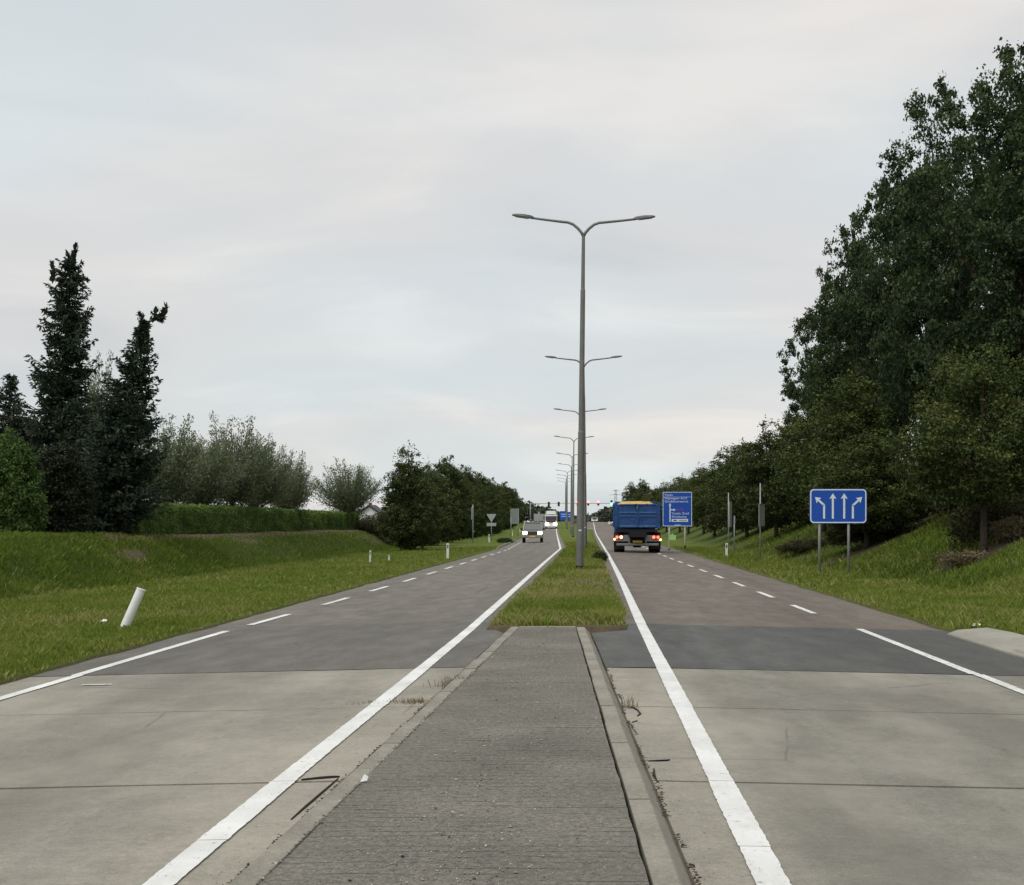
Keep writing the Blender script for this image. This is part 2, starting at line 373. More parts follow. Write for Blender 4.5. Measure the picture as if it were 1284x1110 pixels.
# ------------------------------------------------------------------ shape of the land
def bend(Y): return -0.025 * np.maximum(0.0, np.asarray(Y, float) - 90.0)             # left carriageway swings away
def medr(Y): return -3.1 * np.clip((np.asarray(Y, float) - 268) / 30, 0, 1)           # left-turn lane cuts into the median
def rise(Y):
    t = np.clip((np.asarray(Y, float) - 200) / 250, 0, 1); return 2.2 * t * t * (3 - 2 * t)
def road_z(u, Y):
    u = np.asarray(u, float); b = bend(Y)
    z = np.where(u < 0, -0.022 * np.maximum(0, -(u - b) - 1.4), -0.022 * np.maximum(0, u - 0.45))
    return np.maximum(z, -0.11) + rise(Y)
def bank_l(Y):
    Y = np.asarray(Y, float); t = np.clip((Y - 95) / 40, 0, 1); return 1.0 - 0.75 * t * t * (3 - 2 * t)

def section(Y):
    """break points (u, z, turf) of the ground's cross-section at distance Y, roads sunk"""
    b = float(bend(Y)); m = float(medr(Y)); k = float(bank_l(Y)); r = float(rise(Y))
    isl = Y < 20.9
    mz = -0.12 if isl else 0.035
    ml, mr = (-1.55, 0.64) if not isl else (-1.2, 0.3)
    e1, e2 = 0.0, 0.0
    if Y < 160:
        e1 = 0.09 * mnoise.noise(Vector((Y * .55, 1, 1))) + 0.05 * mnoise.noise(Vector((Y * 2.1, 4, 1))); e2 = 0.09 * mnoise.noise(Vector((Y * .5, 9, 7))) + 0.05 * mnoise.noise(Vector((Y * 2.3, 2, 8)))
    if not isl: ml += e1 * .8; mr += e2 * .8
    far = 0.4 * k
    P = [(-900, far), (-120 + b, 1.0 * k), (-40 + b, 1.1 * k), (-16.2 + b, 1.15 * k), (-15.3 + b, 1.10 * k), (-14.5 + b, 0.72 * k - .03), (-13.7 + b, 0.16 * k - .08), (-13.0 + b, -0.16), (-10 + b, -0.14), (-7.5 + b, -0.10),
         (-6.05 + b + e1, -0.075), (-6.0 + b + e1, -0.30), (ml - .02 + b, -0.25), (ml + .07 + b, mz), (-0.6 + b * .7 + m * .3, mz + (0.03 if not isl else 0)), (mr - .10 + m, mz), (mr + m, -0.25), (5.45 + e2, -0.30), (5.50 + e2, -0.075),
         (7.5, -0.10), (8.7, -0.12), (10.0, 0.30), (11.0, 0.74), (13.5, 1.78), (16.5, 2.75), (19, 3.0), (40, 2.8), (120, 2.0), (900, 0.5)]
    return [(u, z + r) for u, z in P]

def gz(u, Y):
    P = section(Y); return float(np.interp(u, [p[0] for p in P], [p[1] for p in P]))

def wob(u, Y, s=0.35, a=0.05): return a * mnoise.noise(Vector((u * s, Y * s, 3.7)))

# soil / bare earth: along the hedge foot, a few bare patches on the left bank, worn turf on the median
PATCH = [(0.25, 21.05, .8, .42, 1.0), (-1.35, 21.05, .35, .5, 1.0), (0.55, 22.5, .12, 1.5, .9), (-14.35, 45, 0.26, 1.9, .8), (-14.8, 62, 0.4, 4.0, 0.6), (-14.5, 99, 1.0, 12, 0.5), (-0.2, 37.0, 1.1, 6.5, 0.62), (-0.6, 30.5, 0.9, 3.6, 0.55), (0.35, 33, .4, 7, .6),
         (10.7, 40, 1.4, 1.6, 0.95), (11.2, 40.5, 2.4, 1.1, .9), (10.8, 55, 2.6, 2.0, 0.95), (12.5, 58, 2.4, 2.0, 0.95), (9.3, 63, 0.8, 1.6, 0.5), (9.0, 92, 1.5, 6, 0.5)]
def soil_at(u, Y):
    s = 0.0
    ub = u - float(bend(Y))
    if 45 < Y < 110: s = max(s, 1.25 - abs(ub + 15.7) / 0.75)
    for e in (-6.02, 5.47):
        q = (ub if e < 0 else u) - e
        if abs(q) < .22: s = max(s, .62 - abs(q) * 2.2)
    if Y > 21 and (abs(ub + 1.5) < .14 or abs(u - .6) < .14): s = max(s, .45)
    for (a, b_, ru, ry, st) in PATCH:
        d = ((u - a) / ru) ** 2 + ((Y - b_) / ry) ** 2
        if d < 1.6: s = max(s, st * (1.15 - d))
    return max(0.0, min(1.0, s))

def build_ground():
    ys = list(np.arange(-12, 20.86, 0.8)) + [20.85, 20.95] + list(np.arange(21.4, 60, 0.5)) + list(np.arange(60, 130, 1.2)) + list(np.arange(130, 300, 4)) + list(np.arange(300, 520, 12)) + [560, 640, 800, 1100, 1600, 2600]
    nsub = [4, 3, 8, 4, 5, 5, 5, 9, 8, 6, 1, 4, 1, 5, 5, 1, 4, 1, 8, 6, 6, 5, 9, 8, 4, 5, 3, 4]
    V = []; S = []
    for Y in ys:
        P = section(Y)
        row = []
        for i in range(len(P) - 1):
            for k in range(nsub[i]):
                t = k / nsub[i]; row.append((P[i][0] * (1 - t) + P[i + 1][0] * t, P[i][1] * (1 - t) + P[i + 1][1] * t))
        row.append(P[-1])
        b = float(bend(Y))
        for u, z in row:
            on = (u < -6.6 + b) or (u > 6.0)
            w = 0.0
            if on: w = wob(u, Y, 0.35, 0.07) + wob(u, Y, 1.6, 0.03)
            elif -1.4 + b < u < 0.45 and Y > 21.5: w = wob(u, Y, 1.3, 0.035)
            V.append((u, Y, z + w)); S.append(soil_at(u, Y))
    n = len(row); m = len(ys)
    Fc = [(j * n + i, j * n + i + 1, (j + 1) * n + i + 1, (j + 1) * n + i) for j in range(m - 1) for i in range(n - 1)]
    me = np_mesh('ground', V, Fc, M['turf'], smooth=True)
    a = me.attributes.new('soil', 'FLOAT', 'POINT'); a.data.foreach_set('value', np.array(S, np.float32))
    rough_shade = [float(np.clip((-12.8 - (v[0] - float(bend(v[1])))) / .5, 0, 1)) if v[0] < 0 else float(np.clip((v[0] - 8.6) / .8, 0, 1)) * .8 for v in V]  # where turf turns rough and takes the painted slope shade
    a = me.attributes.new('rough', 'FLOAT', 'POINT'); a.data.foreach_set('value', np.array(rough_shade, np.float32))
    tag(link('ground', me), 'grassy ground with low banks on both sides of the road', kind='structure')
build_ground()

def strip(name, uL, uR, y0, y1, mat, parent, dz=0.0, step=None, nu=5, kind=None, jag=0.0, seed=0, endjag=0.0):
    """road-surface sheet between two edge functions"""
    if step is None: step = 1.5
    ys = [y0]
    while ys[-1] < y1 - 1e-6:
        ys.append(min(y1, ys[-1] + step * max(1.0, ys[-1] / 40)))
    r_ = random.Random(seed); V = []
    for Y in ys:
        a, b = uL(Y), uR(Y)
        if jag: a += r_.uniform(-jag, jag); b += r_.uniform(-jag, jag)
        for i in range(nu):
            u = a + (b - a) * i / (nu - 1)
            yy = Y + (endjag * (mnoise.noise(Vector((u * 1.3, y1, 0))) + .5 * r_.uniform(-1, 1)) if endjag and Y == ys[-1] else 0)
            V.append((u, yy, float(road_z(u, Y)) + dz))
    Fc = [(j * nu + i, j * nu + i + 1, (j + 1) * nu + i + 1, (j + 1) * nu + i) for j in range(len(ys) - 1) for i in range(nu - 1)]
    o = link(name, np_mesh(name, V, Fc, mat, smooth=(nu > 2)), parent)
    if kind: o['kind'] = kind
    return o

# ------------------------------------------------------------------ roads
LI = lambda Y: -1.38 + float(bend(Y)) if Y > 20.9 else (-1.370 + 0.0238 * (Y - 5.84) - .196)          # inner edge of the left carriageway
LO = lambda Y: -6.2 + float(bend(Y))
RI = lambda Y: (0.50 + float(medr(Y))) if Y > 20.9 else (0.250 - 0.0308 * (Y - 5.84) + .215)
RO = lambda Y: 5.62
J = [-5.85, -2.2, 1.42, 5.04, 8.66, 12.2, 15.5]     # joints of the concrete slabs
Y_PATCH = 22.6
def carriageway(name, a, b, far_mat, patch_mat, label, ydark):
    road = strip(name, a, b, ydark - .25, 900, far_mat, None, 0.0, nu=6, kind='structure'); tag(road, label)
    strip('asphalt_patch', a, b, J[-1] + 0.006, ydark, patch_mat, road, 0.003, 0.6, 36, endjag=.07)
    strip('joint_bed', lambda Y: a(Y) + .01, lambda Y: b(Y) - .01, J[0] + .02, J[-1] + .3, M['joint'], road, -0.07, 2.0, 6)
    for k in range(len(J) - 1):
        y0, y1 = J[k] + (0.030 if k == 4 else 0.010), J[k + 1] - (0.026 if k == 3 else 0.010)
        mb = MB(); n = 7; r_ = random.Random(k + (31 if a is LI else 0))
        rows = [y0 + (y1 - y0) * t / 6 for t in range(7)]
        top = [[(a(Y) + (b(Y) - a(Y)) * i / n, Y) for i in range(n + 1)] for Y in rows]
        V = []; Fs = []
        for j in range(7):
            for i in range(n + 1):
                u, Y = top[j][i]
                if j in (0, 6): Y += r_.uniform(-.003, .003)
                V.append((u, Y, float(road_z(u, Y)) + r_.uniform(-.0012, .0012)))
        nb = len(V)
        for j in range(6):
            for i in range(n):
                q = j * (n + 1) + i; Fs.append((q, q + 1, q + n + 2, q + n + 1))
        rim = list(range(n + 1)) + [j * (n + 1) + n for j in range(1, 7)] + [6 * (n + 1) + i for i in range(n - 1, -1, -1)] + [j * (n + 1) for j in range(5, 0, -1)]
        for q in rim: V.append((V[q][0], V[q][1], V[q][2] - 0.16))
        L = len(rim)
        for i in range(L): Fs.append((rim[i], nb + i, nb + (i + 1) % L, rim[(i + 1) % L]))
        mb.add(V, Fs); mb.build('concrete_slab', M['concrete'], road)
    return road

road_l = carriageway('road', LO, LI, M['asphalt'], M['patch_left'], 'grey left carriageway of concrete slabs and asphalt with oncoming traffic', 22.9)
road_r = carriageway('road', RI, RO, M['asphalt_brown'], M['patch'], 'brownish right carriageway of concrete slabs, dark patch and asphalt', 22.3)

# painted lines
def line(u, y0, y1, w, parent, mat, seed, name='edge_line', step=0.05, jag=0.0035):
    uf = u if callable(u) else (lambda Y: u)
    strip(name, lambda Y: uf(Y) - w / 2, lambda Y: uf(Y) + w / 2, y0, y1, mat, parent, 0.0085, step, 2, None, jag, seed)
u_left_in = lambda Y: float(np.interp(Y, [0, 6, 9, 13, 21, 32, 60, 90], [-1.86, -1.86, -1.85, -1.815, -1.77, -1.79, -1.84, -1.86])) + float(bend(Y))
u_right_in = lambda Y: float(np.interp(Y, [0, 22, 40, 70, 400], [0.79, 0.79, 0.86, 0.91, 0.9]))
u_left_out = lambda Y: float(np.interp(Y, [0, 22, 30, 40, 90], [-5.54, -5.52, -5.36, -5.26, -5.2])) + float(bend(Y))
u_right_out = lambda Y: float(np.interp(Y, [0, 18, 26, 45, 70, 400], [4.22, 4.12, 4.06, 3.95, 3.75, 3.7]))
def broken(cuts):
    return [(cuts[i] + .004, cuts[i + 1] - .004) for i in range(len(cuts) - 1)]
for k, (a, b) in enumerate(broken([-5, 1.42, 5.04, 7.05, 8.66, 12.2, 15.5, 24, 60, 400])):
    line(u_left_in, a, b, 0.142 + 0.008 * (k % 2), road_l, M['paint'], 10 + k)
for k, (a, b) in enumerate(broken([-5, 1.42, 5.04, 6.9, 8.66, 12.2, 15.5, 22.3, 60, 400])):
    line(u_right_in, a, b, 0.150 + 0.008 * (k % 2), road_r, M['paint'], 30 + k)
for k, (a, b) in enumerate(broken([-5, 5.04, 8.66, 12.2, 15.48, 17.8, 21.9])):
    line((lambda Y: -5.52) if k < 4 else (lambda Y: -5.545), a, b, 0.125, road_l, M['paint'], 50 + k)
for k, (a, b) in enumerate(broken([-5, 5.04, 8.66, 12.2, 15.5, 22.2])):
    line((lambda Y: 4.16) if k == 4 else (lambda Y: 4.19), a, b, 0.12, road_r, M['paint_worn'], 60 + k)
line(lambda Y: -4.98, 14.45, 14.52, 0.30, road_l, M['paint_worn'], 3, 'lane_marking')
Y = 23.2; k = 0
while Y < 230:
    L = 2.75
    line(u_left_out, Y, Y + L, 0.13, road_l, M['paint_worn'] if k % 3 == 1 else M['paint'], 100 + k, 'lane_marking', 0.5)
    Y += 5.75; k += 1
Y = 26.0; k = 0
while Y < 150:
    line(u_right_out, Y, Y + 2.7, 0.125, road_r, M['paint_worn'] if k % 2 == 0 else M['paint'], 200 + k, 'lane_marking', 0.5)
    Y += 5.6; k += 1
line(lambda Y: -0.5, 288, 289.3, 2.6, road_r, M['paint'], 5, 'lane_marking', 1)
line(lambda Y: 3.7 + (Y - 150) * 0.012, 155, 360, 0.2, road_r, M['paint'], 6, 'edge_line', 2)

# concrete apron on the right verge
mb = MB()
ap = [(5.30, 21.3), (5.55, 21.75), (6.05, 21.85), (6.14, 20.8), (6.18, 15), (6.2, -6), (5.30, -6)]
mb.add([(u, y, -0.30) for u, y in ap] + [(u, y, -0.070 + 0.06 * (u - 5.30)) for u, y in ap], [tuple(range(7))[::-1], tuple(range(7, 14))] + [(i, (i + 1) % 7, 7 + (i + 1) % 7, 7 + i) for i in range(7)])
tag(mb.build('pavement', M['apron'], bevel=0.02), 'pale concrete apron beside the right lane', kind='structure')

# ------------------------------------------------------------------ traffic island: kerb stones, raked concrete slabs, grit
IZ = 0.075
isl_r = lambda Y: 0.250 - 0.0308 * (Y - 5.84)       # inner edge of the right-hand kerb
isl_l = lambda Y: -1.370 + 0.0238 * (Y - 5.84)
Y_END = 20.55
mb = MB()
ysx = [-2, 5, 12, Y_END + .1]
mb.add([(isl_l(y) - .08, y, IZ - .055) for y in ysx] + [(isl_r(y) + .05, y, IZ - .055) for y in ysx], [(i, 4 + i, 5 + i, 1 + i) for i in range(3)])
island = tag(mb.build('median_island', M['joint']), 'raked-concrete median island with bevelled concrete kerbs', kind='structure')

def kerb_mesh(L, side):
    # cross-section: flat top 11 cm, bevel down to the gutter
    g = 0.006
    prof = [(0, -.25), (0, IZ - .004), (.006, IZ), (.108, IZ), (.118, IZ - .006), (.215, -0.045), (.215, -.25)]
    V = []; n = len(prof)
    for y in (g, L - g):
        for p in prof: V.append((side * p[0], y, p[1]))
    Fs = [tuple(range(n)), tuple(range(n, 2 * n))[::-1]] + [(i, n + i, n + (i + 1) % n, (i + 1) % n) for i in range(n)]
    return MB().add(V, Fs).mesh('kerb_stone', M['kerb'])
KL = 0.99
km = {1: kerb_mesh(KL, 1), -1: kerb_mesh(KL, -1)}
for side, f in ((1, isl_r), (-1, isl_l)):
    ang = math.atan((f(1) - f(0)))
    y = -1.2; k = 0
    while y < Y_END - 0.2:
        o = link('kerb_stone', km[side], island, (f(y) + (0.014 if side == 1 else 0) + random.uniform(-.004, .004), y, random.uniform(-.006, .003)), (0, random.uniform(-.006, .006), -ang + random.uniform(-.003, .003)))
        y += KL
y = Y_END
ex = isl_l(y); w = (isl_r(y) - ex) / 2
for k in range(2):
    MB().box((0, 0, 0), (w - .008, .11, .32)).build('kerb_stone', M['kerb'], island, (ex + w * (k + .5), y + .06, IZ - .157), None, bevel=.008)

# raked concrete slabs of the island
ISL_J = [-1.4, 1.55, 4.5, 7.5, 10.45, 13.4, 16.4, Y_END]
for k in range(len(ISL_J) - 1):
    y0, y1 = ISL_J[k] + .004, ISL_J[k + 1] - .004
    r_ = random.Random(k); V = []; nx, ny = 8, 14
    for j in range(ny + 1):
        y = y0 + (y1 - y0) * j / ny
        a_, b_ = isl_l(y) + .004, isl_r(y) - .006
        for i in range(nx + 1):
            V.append((a_ + (b_ - a_) * i / nx + (r_.uniform(-.004, .004) if i in (0, nx) else 0), y, IZ - .003 + r_.uniform(-.002, .002) - (.004 if i in (0, nx) or j in (0, ny) else 0)))
    n0 = len(V); Fs = [(j * (nx + 1) + i, j * (nx + 1) + i + 1, (j + 1) * (nx + 1) + i + 1, (j + 1) * (nx + 1) + i) for j in range(ny) for i in range(nx)]
    rim = list(range(nx + 1)) + [j * (nx + 1) + nx for j in range(1, ny + 1)] + [ny * (nx + 1) + i for i in range(nx - 1, -1, -1)] + [j * (nx + 1) for j in range(ny - 1, 0, -1)]
    V += [(V[q][0], V[q][1], V[q][2] - .08) for q in rim]; Lr = len(rim)
    Fs += [(rim[i], n0 + i, n0 + (i + 1) % Lr, rim[(i + 1) % Lr]) for i in range(Lr)]
    MB().add(V, Fs).build('island_slab', M['raked'], island)

# grit lying on the raked slabs, crumbs along the left kerb joint
def pebbles(pos, siz, name, mat, parent):
    base = np.array([(1, 0, 0), (0, 1, 0), (-1, 0, 0), (0, -1, 0), (0, 0, .55), (0, 0, -.5)], float)
    fs = np.array([(0, 1, 4), (1, 2, 4), (2, 3, 4), (3, 0, 4), (1, 0, 5), (2, 1, 5), (3, 2, 5), (0, 3, 5)])
    n = len(pos); V = base[None] * (siz[:, None, None] * rng.uniform(.6, 1.3, (n, 6, 1)))
    a = rng.uniform(0, 6.28, n); ca, sa = np.cos(a)[:, None], np.sin(a)[:, None]
    X = V[..., 0] * ca - V[..., 1] * sa; Yy = V[..., 0] * sa + V[..., 1] * ca
    V = np.stack([X, Yy, V[..., 2]], -1) + pos[:, None, :]
    Fc = (fs[None] + (np.arange(n) * 6)[:, None, None]).reshape(-1, 3)
    return tag(link(name, np_mesh(name, V.reshape(-1, 3), Fc, mat, tint=np.repeat(rng.random(n), 8)), parent), kind='stuff')
gmx = NM('grit'); M['grit'] = gmx.done(gmx.ramp(gmx.attr('tint'), [(0.0, (0.13, 0.12, 0.10)), (0.4, (0.22, 0.20, 0.165)), (0.8, (0.34, 0.31, 0.26)), (0.97, (0.66, 0.63, 0.56))]), 0.85, 0.2)
n = 5200
gy = 5.5 + 15 * rng.random(n) ** 1.9
mid_ = np.array([(isl_l(v) + isl_r(v)) / 2 for v in gy]) + .05
gu = mid_ + rng.normal(0, .22, n) - .05 + .12 * np.sin(gy * .7)
far_ = rng.random(n) < .25
gu = np.where(far_, mid_ + rng.uniform(-.68, .66, n) * (1.62 - .054 * (gy - 5.8)) / 1.62, gu)
ok = (gu > [isl_l(v) + .02 for v in gy]) & (gu < [isl_r(v) - .02 for v in gy]); gu, gy = gu[ok], gy[ok]
sz = np.clip(rng.lognormal(math.log(.0034), .45, len(gu)), .0014, .013)
g1 = np.stack([gu, gy, np.full(len(gu), IZ) + sz * .3], -1)
cy_ = rng.uniform(5.5, 15.5, 420); cu_ = np.array([isl_l(v) for v in cy_]) + rng.normal(0, .008, 420)
csz = rng.uniform(.004, .010, 420)
g1 = np.concatenate([g1, np.stack([cu_, cy_, np.full(420, IZ) + .001], -1)]); sz = np.concatenate([sz, csz])
pebbles(g1, sz, 'grit', M['grit'], island)
# grit in the gutters and scattered over the slabs
n = 500; gy = 5.5 + 14 * rng.random(n) ** 1.4; side = rng.random(n) < .55
gu = np.where(side, np.array([isl_r(v) for v in gy]) + .25 + np.abs(rng.normal(0, .06, n)), np.array([isl_l(v) for v in gy]) - .24 - np.abs(rng.normal(0, .08, n)))
pebbles(np.stack([gu, gy, road_z(gu, gy) + .003], -1), rng.uniform(.0018, .0045, n), 'grit', M['grit'], island)
n = 2600; gy = 5.3 + 15 * rng.random(n) ** 1.3; side = rng.random(n) < .6
gu = np.where(side, np.array([isl_r(v) for v in gy]) + .222 + rng.normal(0, .010, n) + .012 * np.sin(gy * 3.1), np.array([isl_l(v) for v in gy]) - .196 + rng.normal(0, .010, n))
kp = np.array([mnoise.noise(Vector((v * 1.7, 3, 1))) > -.15 for v in gy]); gu, gy = gu[kp], gy[kp]
dm = NM('gutter_dirt'); M['gutter_dirt'] = dm.done(dm.ramp(dm.attr('tint'), [(0, (.035, .03, .022)), (.7, (.085, .07, .05)), (1, (.16, .14, .11))]), .95, .1)
pebbles(np.stack([gu, gy, road_z(gu, gy) + .001], -1), rng.uniform(.003, .009, len(gu)), 'gutter_dirt', M['gutter_dirt'], island)
for (px, py, s) in [(505, 1075, .011), (438, 1105, .009), (563, 1050, .006)]:
    Yy = F * (EYE - IZ) / (py - CY)
    pebbles(np.array([(spot(px, Yy), Yy, IZ + s * .4)]), np.array([s * 1.2]), 'dark_stone', M['rubber'], island)

# torn joint sealant
def sealant(pts, r, parent):
    P = []
    for (px, py) in pts:
        Yy = F * (EYE + .01) / (py - CY); u = spot(px, Yy); P.append((u, Yy, float(road_z(u, Yy)) + r * .6))
    MB().tube(P, [r * .6] + [r] * (len(P) - 2) + [r * .5], 6).build('joint_sealant', M['rubber'], parent, smooth=True)
sealant([(378, 979.5), (400, 978), (418, 977), (426, 976.5)], .010, road_l)
sealant([(424, 978.5), (404, 996), (383, 1014), (365, 1030)], .007, road_l)
sealant([(786, 888), (794, 889.5), (800, 893), (803, 897), (799, 900)], .007, road_r)
sealant([(793, 908), (799, 906)], .008, road_r)
sealant([(813, 957), (826, 956.6), (836, 956), (840, 955)], .007, road_r)
sealant([(820, 967), (820, 974), (823, 981)], .008, road_r)

# raised kerb stones along the far left road edge
kb = MB().add([(-.06, 0.01, -.2), (.06, 0.01, -.2), (.06, 2.39, -.2), (-.06, 2.39, -.2), (-.06, 0.01, .12), (.035, 0.01, .12), (.035, 2.39, .12), (-.06, 2.39, .12)], [(3, 2, 1, 0), (4, 5, 6, 7), (0, 1, 5, 4), (1, 2, 6, 5), (2, 3, 7, 6), (3, 0, 4, 7)]).mesh('kerb_stone', M['kerb'])
for k in range(24):
    Yy = 82 + k * 2.4
    link('kerb_stone', kb, road_l, (LO(Yy) + .2 + .25 * max(0, 1 - (Yy - 82) / 14), Yy, -.11 + random.uniform(-.03, .01) - .10 * max(0, 1 - k / 5)), (0, 0, 0.025 if Yy > 90 else 0))

# ------------------------------------------------------------------ grass blades
def in_view(u, Y, margin=1.5): return (u > (-CX / F) * Y - margin) & (u < (1284 - CX) / F * Y + margin)
def scatter(n, u0, u1, y0, y1, bendit=True):
    Yv = rng.uniform(y0, y1, n); uv = rng.uniform(u0, u1, n)
    if bendit: uv = uv + bend(Yv)
    k = in_view(uv, Yv); return uv[k], Yv[k]
def blades(name, uv, Yv, hmin, hmax, w, label, dry=0.12, shift=0.0):
    n = len(uv)
    z = np.array([gz(a, b) + (wob(a, b, .35, .07) + wob(a, b, 1.6, .03) if (a < -6.6 + float(bend(b)) or a > 6.0) else (wob(a, b, 1.3, .035) if b > 21.5 and -1.4 < a < .45 else 0)) for a, b in zip(uv, Yv)])
    s = np.array([soil_at(a, b) for a, b in zip(uv, Yv)])
    cl = np.array([mnoise.noise(Vector((a * 1.1, b * 1.1, 0))) + .6 * mnoise.noise(Vector((a * 4, b * 4, 5))) for a, b in zip(uv, Yv)])
    keep = (rng.random(n) > s * 1.05) & ~((uv > 5.2) & (uv < 6.2) & (Yv < 21.9))
    uv, Yv, z, cl, s = uv[keep], Yv[keep], z[keep], cl[keep], s[keep]; n = len(uv)
    h = rng.uniform(hmin, hmax, n) * (1 + .45 * cl) * (1 - .5 * s)
    a = rng.uniform(0, 2 * math.pi, n); ww = w * rng.uniform(.6, 1.3, n)
    ln = rng.uniform(.15, .85, n) * h; b2 = rng.uniform(0, 2 * math.pi, n)
    P = np.stack([uv, Yv, z - .01], -1)
    d = np.stack([np.cos(a) * ww, np.sin(a) * ww, np.zeros(n)], -1)
    mid = P + np.stack([np.cos(b2) * ln * .3, np.sin(b2) * ln * .3, h * .6], -1)
    tip = P + np.stack([np.cos(b2) * ln, np.sin(b2) * ln, h], -1)
    V = np.stack([P - d, P + d, mid + d * .6, tip], 1).reshape(-1, 3)
    Fc = np.arange(n * 4, dtype=np.int32).reshape(-1, 4)
    t = np.clip(.42 + shift + .35 * cl + rng.normal(0, .16, n), 0, .92); t = np.where(rng.random(n) < dry * np.array([max(0.2, 1 + 3.2 * mnoise.noise(Vector((a * .38, b * .22, 8)))) for a, b in zip(uv, Yv)]) + s * .5, rng.uniform(.9, 1.25, n), t)
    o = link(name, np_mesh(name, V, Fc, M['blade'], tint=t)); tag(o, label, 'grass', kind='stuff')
def area(u0, u1, y0, y1, dens): return scatter(int((u1 - u0) * (y1 - y0) * dens), u0, u1, y0, y1)
def cat(*a): return np.concatenate([x[0] for x in a]), np.concatenate([x[1] for x in a])
blades('grass', *cat(area(-12, -6.02, 10, 22, 1000), area(-14, -6.02, 22, 34, 480)), .05, .12, .005, 'short green verge grass along the left road edge', dry=.16)
blades('grass', *cat(area(-13.1, -5.98, 34, 55, 190), area(-13.1, -5.98, 55, 100, 60)), .05, .12, .011, 'mown grass of the left verge farther away')
blades('grass', *cat(area(-17, -13.0, 28, 55, 480), area(-17, -13.0, 55, 105, 130)), .07, .19, .008, 'rough uncut grass covering the left bank, slope shade tinted in', dry=.05, shift=-.30)  # longer blades; negative shift puts the bank's shade into their tint
blades('grass', *area(-1.50, .60, 20.98, 32, 1700), .06, .16, .005, 'tall grass at the near end of the median', dry=.24)
blades('grass', *area(-1.52, .60, 32, 62, 460), .05, .13, .008, 'thin grass on the median around the lamp posts', dry=.3)
blades('grass', *area(-1.54, .60, 62, 110, 120), .08, .2, .016, 'distant median grass between the carriageways')
blades('grass', *cat(area(5.5, 10, 18, 34, 560), area(8, 12.5, 24, 34, 380)), .06, .16, .006, 'green verge grass right of the dark asphalt patch', dry=.16)
blades('grass', *cat(area(5.5, 8.8, 34, 58, 210), area(5.4, 8.8, 58, 100, 60)), .07, .16, .012, 'lighter grass of the right verge beside the signs', dry=.16)
blades('grass', *cat(area(8.7, 16, 34, 58, 200), area(8.7, 16, 58, 100, 55)), .08, .20, .013, 'grass on the right slope under the roadside trees, shade tinted in', dry=.08, shift=-.25)  # shade near the trees is put into the blade tint

# ------------------------------------------------------------------ foliage
def leaf_quads(C, size, aspect=.62, up=.25, jitter=.35):
    n = len(C)
    nrm = rng.normal(0, 1, (n, 3)); nrm[:, 2] = np.abs(nrm[:, 2]) + up; nrm /= np.linalg.norm(nrm, axis=1)[:, None]
    t = rng.normal(0, 1, (n, 3)); t -= (t * nrm).sum(1)[:, None] * nrm; t /= np.linalg.norm(t, axis=1)[:, None]
    b = np.cross(nrm, t)
    s = (size * (1 + jitter * rng.uniform(-1, 1, n)))[:, None] if np.isscalar(size) else (size * (1 + jitter * rng.uniform(-1, 1, n)))[:, None]
    V = np.stack([C - t * s * .5, C + b * s * aspect * .5 + t * s * .08 + nrm * s * .10, C + t * s * .5, C - b * s * aspect * .5 + t * s * .08 + nrm * s * .10], 1)
    return V.reshape(-1, 3), np.arange(n * 4, dtype=np.int32).reshape(-1, 4)

def clumped(mains, rmain, nsub, rsub, nleaf, flat=.75, shell=True):
    """mains (n,3) -> leaf centres, tint per leaf"""
    n = len(mains); rmain = np.broadcast_to(rmain, (n,))
    d = rng.normal(0, 1, (n, nsub, 3)); d /= np.linalg.norm(d, axis=2)[..., None]
    rad = rng.random((n, nsub, 1)) ** (.33 if shell else .6)
    sub = mains[:, None] + d * rad * rmain[:, None, None] * np.array([1, 1, flat])
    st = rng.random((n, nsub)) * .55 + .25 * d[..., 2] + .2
    sub = sub.reshape(-1, 3); st = st.reshape(-1)
    rs = rsub * rng.uniform(.6, 1.3, len(sub))
    e = rng.normal(0, .55, (len(sub), nleaf, 3)) * np.array([1, 1, .7])
    L = sub[:, None] + e * rs[:, None, None]
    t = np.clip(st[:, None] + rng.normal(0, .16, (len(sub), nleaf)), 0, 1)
    return L.reshape(-1, 3), t.reshape(-1), sub

def profile_points(n, z0, z1, prof, rmax, inner=.3, power=.5):
    """points in a crown envelope; prof = [(t, r)]"""
    t = rng.random(n * 6); r = np.interp(t, [p[0] for p in prof], [p[1] for p in prof])
    t = t[rng.random(len(t)) < r ** 1.2 / max(p[1] for p in prof) ** 1.2][:n]
    r = np.interp(t, [p[0] for p in prof], [p[1] for p in prof]) * rmax
    a = rng.uniform(0, 2 * math.pi, len(t)); q = (inner + (1 - inner) * rng.random(len(t)) ** power)
    return np.stack([np.cos(a) * r * q, np.sin(a) * r * q, z0 + t * (z1 - z0)], -1)

def limbs(mb, trunk_top, targets, r0, frac=.45, zlow=1.5, sides=5):
    for T in targets:
        T = Vector(T); zb = max(zlow, min(trunk_top - .2, T.z * frac + random.uniform(-.3, .3)))
        B = Vector((0, 0, zb)); m = B.lerp(T, .5) + Vector((random.uniform(-.2, .2), random.uniform(-.2, .2), random.uniform(0, .35) * (T - B).length * .4))
        r = r0 * random.uniform(.7, 1.1)
        mb.tube([B, B.lerp(m, .5) + Vector((0, 0, .05)), m, T], [r, r * .75, r * .5, r * .14], sides, cap=False)

